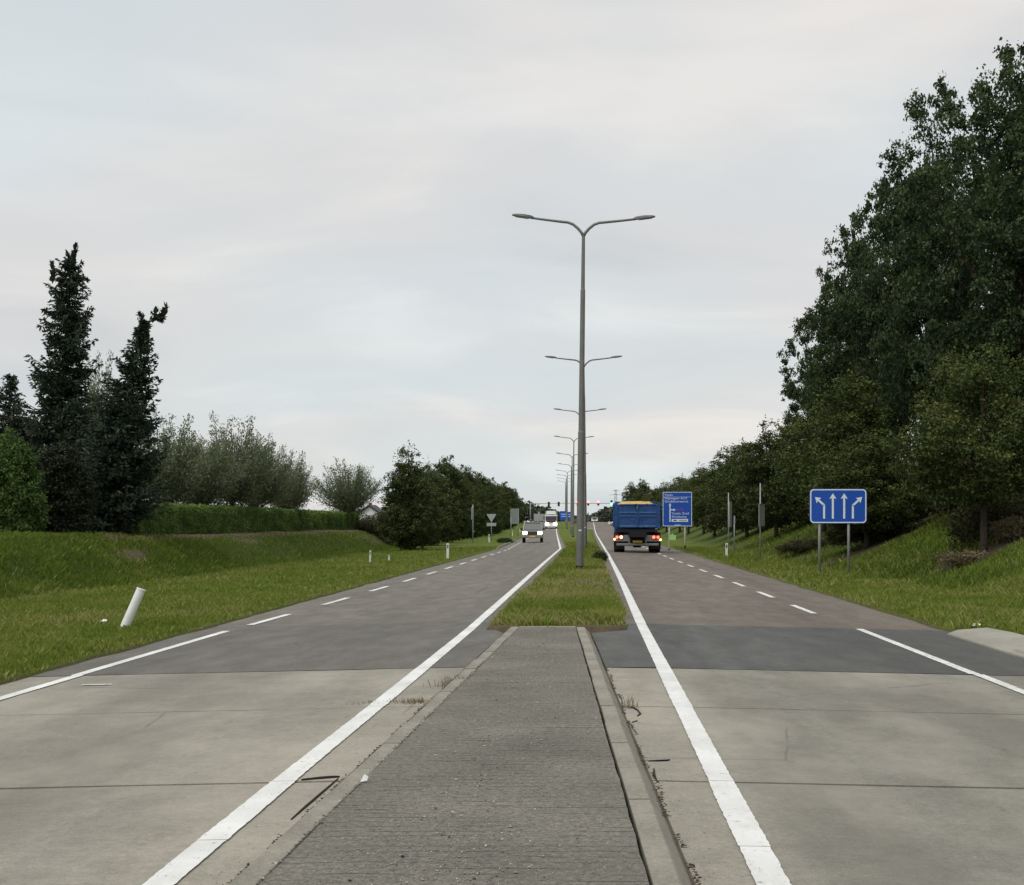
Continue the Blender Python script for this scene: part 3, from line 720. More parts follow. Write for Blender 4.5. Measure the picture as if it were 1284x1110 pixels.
def tree_parts(root, leafV, leafF, tint, leafmat_, bark, mbtrunk, mbbranch=None):
    o = link('crown', np_mesh('crown', leafV, leafF, leafmat_, tint=tint), root)
    mbtrunk.build('trunk', bark, root, smooth=True)
    if mbbranch and mbbranch.v: mbbranch.build('branches', bark, root, smooth=True)
    return o

# --- oaks on the right bank
OAK_PROF = [(0, .35), (.12, .75), (.35, 1.0), (.6, .92), (.8, .66), (.93, .36), (1, .10)]
def make_oak(seed, H, Rr, label):
    global rng
    rng = np.random.default_rng(seed); random.seed(seed)
    root = empty('oak_tree', label, 'tree', group='tall oaks on the right bank')
    mains = np.concatenate([profile_points(84, 2.2, H - .9, OAK_PROF, Rr - 1.2, .35, .45), profile_points(18, 3, H - 2.5, OAK_PROF, Rr * .5, 0, .6)])
    mains[:, :2] += rng.normal(0, .35, (len(mains), 2))
    for P_ in (mains,):                                # uneven lobes
        an = np.arctan2(P_[:, 1], P_[:, 0]); lob = 1 + .16 * np.sin(an * 3 + P_[:, 2] * .8 + seed) + .12 * np.sin(an * 5 - P_[:, 2] * 1.3)
        P_[:, :2] *= lob[:, None]
    tips = profile_points(150, 3.0, H, OAK_PROF, Rr + .15, .80, .5)
    an = np.arctan2(tips[:, 1], tips[:, 0]); tips[:, :2] *= (1 + .16 * np.sin(an * 3 + tips[:, 2] * .8 + seed) + .10 * np.sin(an * 5 - tips[:, 2] * 1.3))[:, None]
    L1, t1, s1 = clumped(mains, rng.uniform(.85, 1.55, len(mains)), 17, .42, 40)
    L2, t2, s2 = clumped(tips, rng.uniform(.25, .75, len(tips)), 6, .26, 30)
    V, Fc = leaf_quads(np.concatenate([L1, L2]), .165, .70)
    tr = MB(); tr.tube([(0, 0, -.4), (.03, 0, .3), (.05, .04, 2.5), (.0, .1, H * .45), (.1, 0, H * .75)], [.52, .40, .33, .24, .07], 10)
    br = MB(); limbs(br, H * .7, [tuple(p) for p in mains[::2]], .12, .42, 2.4)
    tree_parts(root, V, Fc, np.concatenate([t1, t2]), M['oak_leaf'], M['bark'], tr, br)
    return root
def place(o, u, Y, rz=0, s=(1, 1, 1), sink=0.0, label=None, group=None):
    o.location = (u, Y, gz(u, Y) - sink); o.rotation_euler = (0, 0, rz); o.scale = s
    if label: o['label'] = label
    if group: o['group'] = group
    return o
oaks = [make_oak(11, 15.2, 5.4, ''), make_oak(23, 16.5, 5.2, ''), make_oak(37, 14.0, 5.0, '')]
OAKS = [(0, 15.9, 53, 0.4, .80, 1.09, 'tallest dark oak at the right edge of the picture'),
        (1, 15.8, 66, 2.2, .68, 1.16, 'big dark oak left of the tallest oak, behind the roadside trees'),
        (2, 15.4, 79, 4.0, .70, 1.18, 'dark oak with sky gaps, third from the right edge'),
        (0, 16.0, 92, 5.1, .70, .90, 'shorter dark oak at the left end of the tall oaks'),
        (2, 21.6, 57, 1.0, 1.1, 1.25, 'dark oak half hidden behind the tallest oak at the right edge'),
        (2, 17.2, 43, 2.9, .75, .85, 'low dark oak cut off by the right edge of the picture')]
usedp = set()
for (k, u, Y, rz, sw, sh, lab) in OAKS:
    o = oaks[k] if k not in usedp else copy_tree(oaks[k]); usedp.add(k)
    place(o, u, Y, rz, (sw, sw, sh), .1, lab)

# --- roadside hornbeams (both verges)
HB_PROF = [(0, .45), (.1, .8), (.3, 1.0), (.55, .86), (.75, .62), (.9, .34), (1, .08)]
def make_hornbeam(seed, H, Rr, z0, mat, nm=90, leaf=.115, trunk_r=.11, prof=HB_PROF, name='hornbeam_tree', nl=22):
    global rng
    rng = np.random.default_rng(seed); random.seed(seed)
    root = empty(name, 'tree', 'tree')
    mains = profile_points(nm, z0, H - .35, prof, Rr - .35, .15, .5)
    mains[:, :2] += rng.normal(0, .12, (len(mains), 2))
    tips = profile_points(nm // 2, z0 + .3, H, prof, Rr + .12, .9, .5)
    L1, t1, s1 = clumped(mains, rng.uniform(.38, .72, len(mains)), 11, .25, nl)
    L2, t2, s2 = clumped(tips, rng.uniform(.15, .38, len(tips)), 5, .18, nl - 4)
    # upright whips at the top
    W = []
    for k in range(9):
        bx, by = rng.normal(0, Rr * .25, 2); h0 = H - .5 - abs(bx); h1 = h0 + rng.uniform(.5, 1.0)
        q = rng.random((14, 1)); W.append(np.concatenate([np.full((14, 1), bx), np.full((14, 1), by), h0 + q * (h1 - h0)], 1) + rng.normal(0, .05, (14, 3)))
    W = np.concatenate(W)
    V, Fc = leaf_quads(np.concatenate([L1, L2, W]), leaf, .62)
    tr = MB(); tr.tube([(0, 0, -.3), (.02, 0, .4), (.05, .02, H * .35), (0, .03, H * .7), (.02, 0, H * .93)], [trunk_r * 1.35, trunk_r, trunk_r * .8, trunk_r * .45, .01], 8)
    br = MB(); limbs(br, H * .8, [tuple(p) for p in mains[::2]], trunk_r * .33, .55, z0 * .8 + .1, 4)
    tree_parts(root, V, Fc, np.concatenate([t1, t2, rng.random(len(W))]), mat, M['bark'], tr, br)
    return root
hb = [make_hornbeam(51, 5.9, 2.4, 1.65, M['hornbeam_leaf'], 125, .10, nl=22), make_hornbeam(52, 6.7, 2.2, 1.1, M['hornbeam_leaf'], 120), make_hornbeam(53, 6.9, 2.3, 1.0, M['hornbeam_dark'], 110, .125)]
ORD = ['first', 'second', 'third', 'fourth', 'fifth', 'sixth', 'seventh', 'eighth', 'ninth', 'tenth', 'eleventh', 'twelfth', 'thirteenth', 'fourteenth', 'fifteenth', 'sixteenth', 'seventeenth', 'eighteenth', 'nineteenth', 'twentieth']
G_R = 'roadside trees on the right slope'
place(hb[0], 10.95, 40, .3, (1.0, 1.0, 1.0), .05, 'olive-green tree with bare trunk nearest on the right slope, brush pile at its foot', G_R)
place(hb[1], 10.7, 55.5, 1.2, (1.05, 1.05, .68), .05, 'low tree with thin dark trunk right behind the lane arrow sign', G_R)
place(hb[2], 10.9, 84, 2.0, (1.1, 1.1, 1.0), .05, 'dark green tree behind the two narrow grey side boards', G_R)
for k, (u, Y, v, s, h) in enumerate([(11.6, 64, 1, 1.25, 1.10), (11.9, 73, 0, 1.15, 1.10), (10.6, 97, 1, 1.1, .98), (10.8, 108, 2, 1.15, 1.0), (10.5, 121, 0, 1.1, 1.02), (10.7, 135, 1, 1.1, .95), (10.4, 152, 0, 1.15, 1.0), (10.6, 170, 1, 1.2, 1.0), (10.4, 195, 2, 1.2, .98), (10.6, 222, 1, 1.3, 1.0), (10.8, 250, 0, 1.3, 1.05), (11, 285, 2, 1.4, 1.05), (11, 325, 1, 1.4, 1.0), (11.5, 365, 0, 1.5, 1.0)]):
    o = copy_tree(hb[v])
    lab = ORD[k] + ' tree beyond the lane arrow sign in the right row, going away' if k < 2 else ORD[k - 2] + ' tree beyond the dark one at the grey side boards, right row'
    place(o, u, Y, k * 1.9, (s, s, h), .05, lab, G_R)
G_L = 'trees lining the left verge'
LT_PROF = [(0, .62), (.12, .95), (.3, 1.0), (.5, .82), (.7, .55), (.85, .32), (1, .08)]
lt = [make_hornbeam(61, 6.9, 1.75, .35, M['hornbeam_dark'], 150, .12, .12, LT_PROF, 'conical_tree'), make_hornbeam(62, 6.6, 2.2, .35, M['hornbeam_leaf'], 120, .13, .12, HB_PROF, 'roadside_tree'), make_hornbeam(63, 7.4, 2.4, .3, M['hornbeam_dark'], 120, .14, .12, HB_PROF, 'roadside_tree')]
place(lt[0], spot(512, 90), 90, .5, (1, 1, .98), .05, 'conical dark green tree standing first in the left verge row', G_L)
seq = [(101, 1, .9, .86, 0), (111, 2, .9, .84, 0), (122, 1, .95, 1.05, -.3), (133, 2, 1.0, 1.08, 0), (145, 1, 1.05, 1.12, 0), (158, 2, 1.1, 1.1, 0), (172, 1, 1.1, 1.12, 0), (188, 2, 1.15, 1.15, 0), (206, 1, 1.2, 1.18, .3), (226, 2, 1.2, 1.2, 0), (250, 1, 1.3, 1.3, 0), (275, 2, 1.3, 1.25, .3), (302, 1, 1.3, 1.25, 0), (335, 2, 1.4, 1.2, 0)]
for k, (Y, v, s, h, du) in enumerate(seq):
    o = lt[v] if k < 2 else copy_tree(lt[v])
    place(o, -12.2 + float(bend(Y)) + du, Y, k * 2.3, (s, s, h), .05, ORD[k] + ' tree behind the conical one in the left verge row', G_L)

# --- spruces on the left bank
def make_spruce(seed, H, prof, rmax, axis, label, nb=270, name='spruce_tree', tops=()):
    global rng
    rng = np.random.default_rng(seed); random.seed(seed)
    root = empty(name, label, 'tree', group='spruces on the left bank')
    P = []; D = []; T = []
    br = MB()
    for k in range(nb):
        t = (k + rng.random()) / nb; t = t ** 1.12
        z = .25 + t * (H - .5)
        L = np.interp(t, [p[0] for p in prof], [p[1] for p in prof]) * rmax * (rng.uniform(.50, .90) if rng.random() < .68 else rng.uniform(.95, 1.38))
        a = rng.uniform(0, 2 * math.pi)
        dr = np.array([math.cos(a), math.sin(a), 0.0]); sd_ = np.array([-math.sin(a), math.cos(a), 0.0])
        ax = axis(z); droop = rng.uniform(.10, .55) * (1 - t * .5); up = rng.uniform(.25, .65)
        ns = max(3, int(L / .11)); bt = rng.random()
        pts = []
        for i in range(ns + 1):
            s = i / ns
            p = np.array([ax[0], ax[1], z]) + dr * (L * s) + np.array([0, 0, -droop * L * s + up * L * s ** 3])
            p[2] = max(p[2], .12); pts.append(p)
            if s < .12: continue
            w = (.34 * (1 - s) + .10) * min(1.0, L)
            for sg in (-1, 1):
                m = max(1, int(w / .10))
                for q in range(1, m + 1):
                    f = q / m
                    c = p + sd_ * sg * w * f + dr * w * f * .55 + np.array([0, 0, -.10 * w * f + rng.normal(0, .02)])
                    dv = sd_ * sg * .7 + dr * .7 + rng.normal(0, .38, 3); P.append(c); D.append(dv); T.append(bt * .6 + .35 * s + rng.normal(0, .12))
            for q in range(2):
                P.append(p + rng.normal(0, .05, 3) - np.array([0, 0, rng.uniform(0, .22) * (1 - s)])); D.append(dr * .5 + np.array([0, 0, -.5]) + rng.normal(0, .5, 3)); T.append(bt * .6 + .2 * s + rng.normal(0, .12))
            P.append(p + rng.normal(0, .02, 3)); D.append(dr * (1 + s) + np.array([0, 0, .5 * s]) + rng.normal(0, .3, 3)); T.append(bt * .6 + .35 * s)
        if L > .35: br.tube([tuple(pts[0]), tuple(pts[len(pts) // 2]), tuple(pts[-1])], [.03, .018, .005], 4, cap=False)
    br.tube([(axis(z)[0], axis(z)[1], z) for z in (H * .3, H * .6, H * .8, H * .97)], [.06, .05, .04, .02], 5)
    for (x, y, z, L, dx_, dz_) in tops:      # leaders and odd top shoots
        n = int(L / .035)
        for i in range(n):
            s = i / n; p = np.array([x + dx_ * s, y, z + dz_ * s])
            for q in range(4):
                P.append(p + rng.normal(0, .05 * (1 - s * .6), 3)); D.append(np.array([dx_, 0, dz_]) / max(L, .01) + rng.normal(0, .6, 3)); T.append(.4 + rng.normal(0, .15))
        br.tube([(x, y, z), (x + dx_, y, z + dz_)], [.03, .008], 5)
    P = np.array(P); D = np.array(D); D /= np.linalg.norm(D, axis=1)[:, None]
    n = len(P); s = rng.uniform(.11, .21, n)[:, None]
    V = []; Fc = []; TT = []
    for rep in range(2):
        o = rng.normal(0, 1, (n, 3)); o -= (o * D).sum(1)[:, None] * D; o /= np.linalg.norm(o, axis=1)[:, None]
        o = o * s * .19
        dd = D + rng.normal(0, .18, (n, 3))
        q = np.stack([P - dd * s * .3, P + o + dd * s * .15, P + dd * s * .7, P - o + dd * s * .15], 1).reshape(-1, 3)
        V.append(q); TT.append(np.clip(np.array(T) + rng.normal(0, .1, n), 0, 1))
    V = np.concatenate(V); Fc = np.arange(len(V), dtype=np.int32).reshape(-1, 4)
    tr = MB(); zs = np.linspace(-.3, H * .96, 9)
    tr.tube([(axis(max(z, 0))[0], axis(max(z, 0))[1], z) for z in zs], list(np.linspace(.2, .03, 9)), 8)
    tree_parts(root, V, Fc, np.concatenate(TT), M['spruce_leaf'], M['bark'], tr, br)
    return root
YA = 52.0; uA = spot(72, YA)
sa = make_spruce(71, 9.9, [(0, 1.0), (.25, .96), (.45, .80), (.6, .62), (.75, .46), (.88, .35), (.97, .22), (1, .08)], 1.5, lambda z: (0.50 * (z / 9.9) ** 1.3, 0), 'tallest dark spruce on the left bank with two spiky tops', 560,
                 tops=[(.38, 0, 9.3, .55, .02, .55), (-.18, .1, 8.9, .7, -.05, .7), (.55, 0, 9.45, .8, .1, .75), (.62, 0, 9.0, .6, .45, -.05)])
place(sa, uA, YA, 0, (1.03, 1.03, 1.04), .05)
YB = 50.0; uB = spot(141, YB)
sb_ = make_spruce(72, 7.3, [(0, .75), (.12, .95), (.3, 1.0), (.5, .80), (.65, .56), (.8, .34), (.92, .20), (.97, .12), (1, .05)], 1.38, lambda z: (1.10 * (max(z, 0) / 7.3) ** 1.4, 0), 'dark spruce with a crooked top bent to the right', 470,
                  tops=[(1.0, 0, 7.0, .45, -.12, .4), (1.02, 0, 6.9, .35, .44, .34), (1.36, 0, 7.22, .4, .35, .0), (1.6, 0, 7.2, .45, .18, .42), (1.40, 0, 7.22, .3, .05, .3), (1.45, 0, 7.2, .3, .2, -.12), (1.5, 0.05, 7.2, .35, .25, .2), (1.42, -.05, 7.18, .35, .28, .1)])
place(sb_, uB, YB, 0, (1.06, 1.06, 1.06), .05)
sc_ = make_spruce(73, 7.2, [(0, 1.0), (.4, .8), (.7, .5), (.9, .25), (1, .08)], 1.5, lambda z: (0, 0), 'small dark spruce at the left picture edge behind the tallest spruce', 260)
place(sc_, spot(12, 60), 60, 0, (1, 1, .96), .05)

# --- clipped conifers and yews at the left edge
def make_shrub(name, seed, H, Rr, prof, mat, label, nm=60, leaf=.075, rs=.16, nl=34, flat=1.3, cat_='shrub', sq=1.0):
    global rng
    rng = np.random.default_rng(seed); random.seed(seed)
    root = empty(name, label, cat_)
    mains = profile_points(nm, .1, H - .2, prof, Rr - .12, .45, .35)
    mains[:, 1] *= sq
    L1, t1, s1 = clumped(mains, rng.uniform(.18, .42, len(mains)) * min(1, Rr), 9, rs, nl, flat)
    V, Fc = leaf_quads(L1, leaf, .5)
    o = link('foliage', np_mesh('foliage', V, Fc, mat, tint=t1), root)
    br = MB()
    for p in mains[::5]: br.tube([(0, 0, -.1), (p[0] * .4, p[1] * .4, p[2] * .5), tuple(p)], [.03, .018, .005], 4, cap=False)
    br.build('stems', M['bark'], root, smooth=True)
    return root
EGG = [(0, .85), (.2, 1.0), (.45, .90), (.7, .60), (.9, .28), (1, .05)]
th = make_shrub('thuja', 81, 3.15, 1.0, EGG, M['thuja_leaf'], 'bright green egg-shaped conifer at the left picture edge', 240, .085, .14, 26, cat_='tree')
place(th, spot(17, 43), 43, 0, (.86, .86, 1.03), .02)
yw = make_shrub('yew_shrub', 82, 3.2, 1.0, [(0, .9), (.4, 1.0), (.8, .8), (1, .4)], M['yew_leaf'], 'dark shrub between the egg-shaped conifer and the spruces', 200, .09, .16, 24)
place(yw, spot(72, 45.5), 45.5, 0, (1, 1, .92), .02)
yw2 = make_shrub('yew_shrub', 83, 4.6, 1.7, [(0, .9), (.4, 1.0), (.8, .8), (1, .4)], M['yew_leaf'], 'broad dark shrub behind the egg-shaped conifer at the left edge', 260, .11, .2, 24)
place(yw2, spot(5, 54), 54, 0, (1.2, 1.2, 1.0), .02)
yw3 = copy_tree(yw); place(yw3, spot(108, 52), 52, 2, (1.0, 1.0, .55), .02, 'low dark shrub filling the gap between the two spruces')

# --- willows behind the hedge
def make_willow(seed, H, Rr, label, nstem=70, trunk_h=1.5, dens=1.0):
    global rng
    rng = np.random.default_rng(seed); random.seed(seed)
    root = empty('willow_tree', label, 'tree', group='grey-green willows behind the hedge')
    P = []; D = []; T = []; br = MB()
    for k in range(nstem):
        a = rng.uniform(0, 2 * math.pi); sp = rng.random() ** .55; z00 = trunk_h + rng.uniform(-.35, .35)
        L = (H - trunk_h) * rng.uniform(.62, 1.04) * (1 - .55 * sp ** 2)
        dr = np.array([math.cos(a), math.sin(a), 0.0])
        n = max(6, int(L / .10)); bt = rng.random(); pts = []
        for i in range(n + 1):
            s = i / n
            p = np.array([0, 0, z00]) + dr * (Rr * sp * (s ** .6)) + np.array([0, 0, L * s]) + rng.normal(0, .03, 3)
            pts.append(p)
            if s < .08: continue
            m = int(rng.integers(12, 21) * dens * (1.15 - .5 * s))
            w = .46 * (1 - s) + .15
            c = p + rng.normal(0, w * .55, (m, 3)); P.append(c)
            d = np.tile(dr * .5 + np.array([0, 0, .8]), (m, 1)) + rng.normal(0, .6, (m, 3)); D.append(d)
            T.append(np.clip(bt * .5 + .2 + .3 * s + rng.normal(0, .15, m), 0, 1))
        br.tube([tuple(pts[0]), tuple(pts[len(pts) // 2]), tuple(pts[-1])], [.045, .022, .005], 4, cap=False)
    P = np.concatenate(P); D = np.concatenate(D); T = np.concatenate(T); D /= np.linalg.norm(D, axis=1)[:, None]
    n = len(P); s = rng.uniform(.085, .15, n)[:, None]
    o = rng.normal(0, 1, (n, 3)); o -= (o * D).sum(1)[:, None] * D; o /= np.linalg.norm(o, axis=1)[:, None]; o *= s * .20
    V = np.stack([P - D * s * .5, P + o, P + D * s * .5, P - o], 1).reshape(-1, 3)
    br.tube([(0, 0, trunk_h - .5), (0, 0, trunk_h + .5)], [.06, .05], 6)
    tr = MB(); tr.tube([(0, 0, -.3), (.02, 0, .5), (0, .02, trunk_h), (0, 0, trunk_h + .25)], [.17, .12, .12, .06], 9)
    tree_parts(root, V, np.arange(n * 4, dtype=np.int32).reshape(-1, 4), T, M['willow_leaf'], M['bark_grey'], tr, br)
    return root
wi = [make_willow(91, 5.4, 2.3, 'x', 90, 1.55, .8), make_willow(92, 4.9, 2.5, 'x', 95, 1.45, .8)]
WIL = [(0, 208, 62, 1.0, .98, 'first grey-green willow right of the crooked spruce'), (1, 250, 66, 1.0, 1.0, 'second grey-green willow from the crooked spruce, behind the hedge'), (0, 291, 69, 1.1, 1.06, 'third and broadest willow, in the middle behind the hedge'),
       (1, 322, 74, .9, 1.08, 'fourth willow from the crooked spruce, behind the hedge'), (0, 361, 80, .85, .85, 'thin see-through willow standing alone right of the willow group'), (1, 437, 97, 1.05, 1.02, 'bushy willow above the right end of the hedge'),
       (0, 122, 82, .8, 1.95, 'tall pale feathery tree top showing between the two spruces')]
useds = set()
for (v, px, Y, s, h, lab) in WIL:
    o = wi[v] if v not in useds else copy_tree(wi[v]); useds.add(v)
    place(o, spot(px, Y), Y, px * .37, (s, s, h), .05, lab)

# --- clipped hedge on top of the left bank
def make_hedge():
    global rng
    rng = np.random.default_rng(101)
    y0, y1 = 51.5, 101.0
    uF, uB_, H = -16.25, -17.35, 1.16
    root = empty('hedge', 'long clipped green hedge on top of the left bank', 'hedge', (uF, y0, gz(uF, y0)))
    N = 64000
    Yv = y0 + (y1 - y0) * rng.random(N) ** 1.35; which = rng.random(N)
    u = np.full(N, uF); z = rng.uniform(0.03, H, N)
    top = which < .22; end = which > .965
    u[top] = rng.uniform(uB_, uF, top.sum()); z[top] = H
    u[end] = rng.uniform(uB_, uF, end.sum()); Yv[end] = y1
    near = (which > .93) & ~end; u[near] = rng.uniform(uB_, uF, near.sum()); Yv[near] = y0
    lump = np.array([mnoise.noise(Vector((a * .9, b * .9, c * 1.6))) for a, b, c in zip(u, Yv, z)])
    u = u + lump * .07 + rng.normal(0, .035, N) - .03 * (z / H) ; z = z + np.where(top, lump * .05 + rng.normal(0, .03, N), 0)
    gzv = np.interp(Yv, np.linspace(y0, y1, 60), [gz(uF, q) for q in np.linspace(y0, y1, 60)])
    C = np.stack([u - uF, Yv - y0, z + gzv - gz(uF, y0)], -1)
    V, Fc = leaf_quads(C, np.interp(Yv, [y0, y1], [.055, .085]), .6)
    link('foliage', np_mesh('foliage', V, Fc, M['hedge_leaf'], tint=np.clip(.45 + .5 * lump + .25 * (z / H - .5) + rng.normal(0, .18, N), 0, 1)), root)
    mb = MB(); ys = np.linspace(y0 + .1, y1 - .1, 40)
    V = []; Fs = []
    for q in ys:
        g = gz(uF, q) - gz(uF, y0)
        V += [(-.10, q - y0, g - .1), (-.10, q - y0, g + H - .1), (uB_ - uF + .1, q - y0, g + H - .1), (uB_ - uF + .1, q - y0, g - .1)]
    for i in range(39):
        for k in range(4): Fs.append((i * 4 + k, i * 4 + (k + 1) % 4, i * 4 + 4 + (k + 1) % 4, i * 4 + 4 + k))
    Fs += [(0, 1, 2, 3), (156, 157, 158, 159)]
    mb.add(V, Fs).build('twigs', M['bark'], root)
make_hedge()
fl = make_shrub('flowering_shrub', 103, 1.35, 1.0, [(0, .6), (.5, 1.0), (1, .7)], M['cream_flower'], 'cream flowering shrub just showing above the hedge', 60, .09, .14, 16)
place(fl, spot(300, 77), 77, 0, (1.6, 1, 1.0))
fl2 = copy_tree(fl); place(fl2, spot(270, 73), 73, 1, (1.0, 1, 1.02), 0, 'small cream flowering shrub left of the larger one above the hedge')

# --- brush, brambles, weeds
LOW = [(0, 1.0), (.4, .9), (.75, .6), (1, .2)]
bb = make_shrub('bramble_bush', 111, .95, 1.5, LOW, M['bramble'], 'bramble thicket below the low tree behind the lane arrow sign', 110, .09, .18, 14)
place(bb, 11.4, 57, 0, (1.4, 1.1, .8), .05)
for k, (u, Y, s, h, lab) in enumerate([(13.6, 60, 1.5, 1.2, 'bramble thicket high on the right slope behind the arrow sign'), (10.1, 66, 1.0, .55, 'low brambles on the slope left of the arrow sign'), (12.2, 42.5, 1.1, 1.15, 'scrub around the foot of the nearest right tree'),
                                      (15.2, 50, 2.2, 2.3, 'tall undergrowth below the tallest oak'), (16.0, 62, 2.2, 2.4, 'undergrowth between the two biggest oaks'), (14.5, 72, 2.2, 2.0, 'undergrowth below the third oak'), (13.8, 86, 2.0, 1.9, 'undergrowth below the shorter oak'),
                                      (12.8, 100, 2.0, 1.6, 'undergrowth behind the right row near the side boards'), (12.5, 118, 2.2, 1.8, 'undergrowth behind the direction sign'), (-16.5, 112, 2.2, 1.5, 'brownish scrub at the far end of the left bank'), (-15.2, 100, 1.2, .9, 'small scrub below the end of the hedge')]):
    o = copy_tree(bb); place(o, u, Y, k * 1.7, (s, s, h), .05, lab)
dp = make_shrub('brush_pile', 112, .55, .95, LOW, M['dry'], 'pile of dead brown branches at the foot of the nearest right tree', 60, .07, .16, 14)
mbx = MB(); random.seed(5)
for k in range(260):
    a = random.uniform(0, 6.28); r0 = random.uniform(0, .9); L = random.uniform(.4, 1.1); b = random.uniform(0, 6.28); x, y_ = math.cos(a) * r0, math.sin(a) * r0
    mbx.tube([(x, y_, random.uniform(.02, .35)), (x + math.cos(b) * L * .5, y_ + math.sin(b) * L * .5, random.uniform(.1, .5)), (x + math.cos(b) * L, y_ + math.sin(b) * L, random.uniform(.0, .6))], [.010, .008, .003], 4, cap=False)
mbx.build('dead_twigs', M['dry'], dp)
place(dp, 10.5, 39.4, 0, (.95, .8, .55), .05)
dp2 = copy_tree(dp); place(dp2, 12.2, 40.6, 2, (1.0, .8, .9), .05, 'dead brown stalks on the slope at the right picture edge')
mt = make_shrub('weed_bush', 113, .75, .55, LOW, M['hornbeam_dark'], 'dark weed bush at the right edge of the median beside the lamp posts', 40, .07, .12, 20)
place(mt, .40, 60, 0, (.62, 1.2, .62), .02)
mt2 = copy_tree(mt); place(mt2, LO(125) - .35, 125, 1, (.75, 1.6, .7), .02, 'leafy weeds overhanging the left road edge beside the oncoming car')

def weed(px, py, label, n, h, spread, mat, seed):
    r_ = random.Random(seed)
    Yy = F * EYE / (py - CY); u = spot(px, Yy); z = float(road_z(u, Yy))
    mb = MB()
    for k in range(n):
        a = r_.uniform(0, 6.28); L = h * r_.uniform(.3, 1.0); x, y_ = r_.gauss(0, spread), r_.gauss(0, spread * .6)
        dx_, dy_ = math.cos(a) * L * r_.uniform(.1, .5), math.sin(a) * L * .3; w = r_.uniform(.0012, .0028)
        mb.add([(x - w, y_, -.004), (x + w, y_, -.004), (x + dx_ * .5 + w * .8, y_ + dy_ * .5, L * .6), (x + dx_, y_ + dy_, L)], [(0, 1, 2, 3)])
    me = mb.mesh('weed', mat, fix=False); a = me.attributes.new('tint', 'FLOAT', 'FACE'); a.data.foreach_set('value', [r_.random() for _ in range(n)])
    tag(link('weed', me, None, (u, Yy, z)), label, 'weed', 'weeds in the pavement joints', 'stuff')
weed(520, 881, 'low tuft of dry weeds in the slab joint beside the left white line', 170, .055, .10, M['dry'], 1)
weed(572, 861, 'taller dry stalks against the left island kerb', 130, .12, .085, M['dry'], 2)
weed(571, 862, 'small dark moss and weeds at the foot of the dry stalks', 90, .03, .09, M['bramble'], 3)
weed(787, 888, 'few thin weeds in the gutter right of the island kerb', 45, .13, .05, M['dry'], 4)
weed(468, 880, 'thin row of tiny weeds in the left slab joint, left of the white line', 60, .02, .10, M['bramble'], 5)

# small white litter
def scrap(u, Y, s, label, z=None, rz=0.3):
    mb = MB(); mb.add([(-s, -s * .5, 0), (s * .8, -s * .6, .01), (s, s * .4, .03), (-s * .7, s * .6, .02), (0, 0, .045)], [(0, 1, 4), (1, 2, 4), (2, 3, 4), (3, 0, 4), (3, 2, 1, 0)])
    tag(mb.build('paper_scrap', M['white_post'], None, (u, Y, gz(u, Y) + .05 if z is None else z), (0, 0, rz)), label, 'litter')
scrap(6.0, 22.3, .085, 'white paper scrap in the grass beside the concrete apron')
scrap(-8.0, 23.6, .06, 'white paper scrap in the grass left of the leaning post')
Yl = F * (EYE - IZ) / (980 - CY); scrap(spot(457, Yl), Yl, .022, 'small crumpled white scrap on the island by the left kerb', IZ - .002, 0)

# ------------------------------------------------------------------ lamp posts
def make_lamp():
    root = empty('street_lamp', 'x', 'street lamp', group='double-armed lamps along the median')
    MB().tube([(0, 0, -.3), (0, 0, 4.45), (0, 0, 4.5)], [.122, .102, .092], 16).build('lower_pole', M['galv_dark'], root, smooth=False)
    MB().tube([(0, 0, 4.5), (0, 0, 9.05), (0, 0, 9.1)], [.092, .078, .070], 14).build('middle_pole', M['galv_dark'], root)
    MB().tube([(0, 0, 9.1), (0, 0, 10.85)], [.064, .052], 12).build('upper_pole', M['galv_dark'], root)
    MB().tube([(0, 0, .0), (0, 0, .14)], [.135, .135], 16).build('base_collar', M['black'], root)
    MB().box((0, -.118, 1.28), (.09, .012, .05)).build('number_plate', M['white_post'], root)
    for sx in (-1, 1):
        pts = [(0, 0, 10.8), (sx * .06, 0, 10.92), (sx * .18, 0, 11.06), (sx * .34, 0, 11.19), (sx * .50, 0, 11.25), (sx * .8, 0, 11.28), (sx * 1.25, 0, 11.33), (sx * 1.70, 0, 11.385)]
        MB().tube(pts, [.05, .05, .048, .046, .044, .042, .038, .036], 10).build('arm', M['galv_dark'], root, smooth=True)
        mb = MB(); secs = [(1.62, .05, .045, 0), (1.72, .085, .06, .012), (1.95, .13, .062, .04), (2.2, .12, .045, .075), (2.32, .07, .02, .10)]
        V = []
        for (x, hw, hh, dz) in secs:
            V += [(sx * x, -hw, 11.36 + dz), (sx * x, hw, 11.36 + dz), (sx * x, hw * .7, 11.36 + dz + hh * 1.5), (sx * x, -hw * .7, 11.36 + dz + hh * 1.5)]
        Fs = [(0, 1, 2, 3), (16, 17, 18, 19)] + [(i * 4 + k, i * 4 + (k + 1) % 4, i * 4 + 4 + (k + 1) % 4, i * 4 + 4 + k) for i in range(4) for k in range(4)]
        mb.add(V, Fs)
        lum = mb.build('lamp_head', M['lamp_head'], root, bevel=.008)
        MB().box((sx * 2.0, 0, 11.395), (.42, .18, .012), Matrix.Rotation(-sx * R(8), 3, 'Y')).build('lens', M['sign_back'], lum)
    return root
lamp = make_lamp()
LU = [-.34, -.30, -.92, -1.95, -2.6, -3.25, -4.5, -5.3, -6.1, -6.9]
LABS = ['nearest and tallest-looking double-armed street lamp on the median', 'second double-armed street lamp, right behind the nearest one'] + [ORD[i] + ' double-armed street lamp from the front, along the median' for i in range(2, 10)]
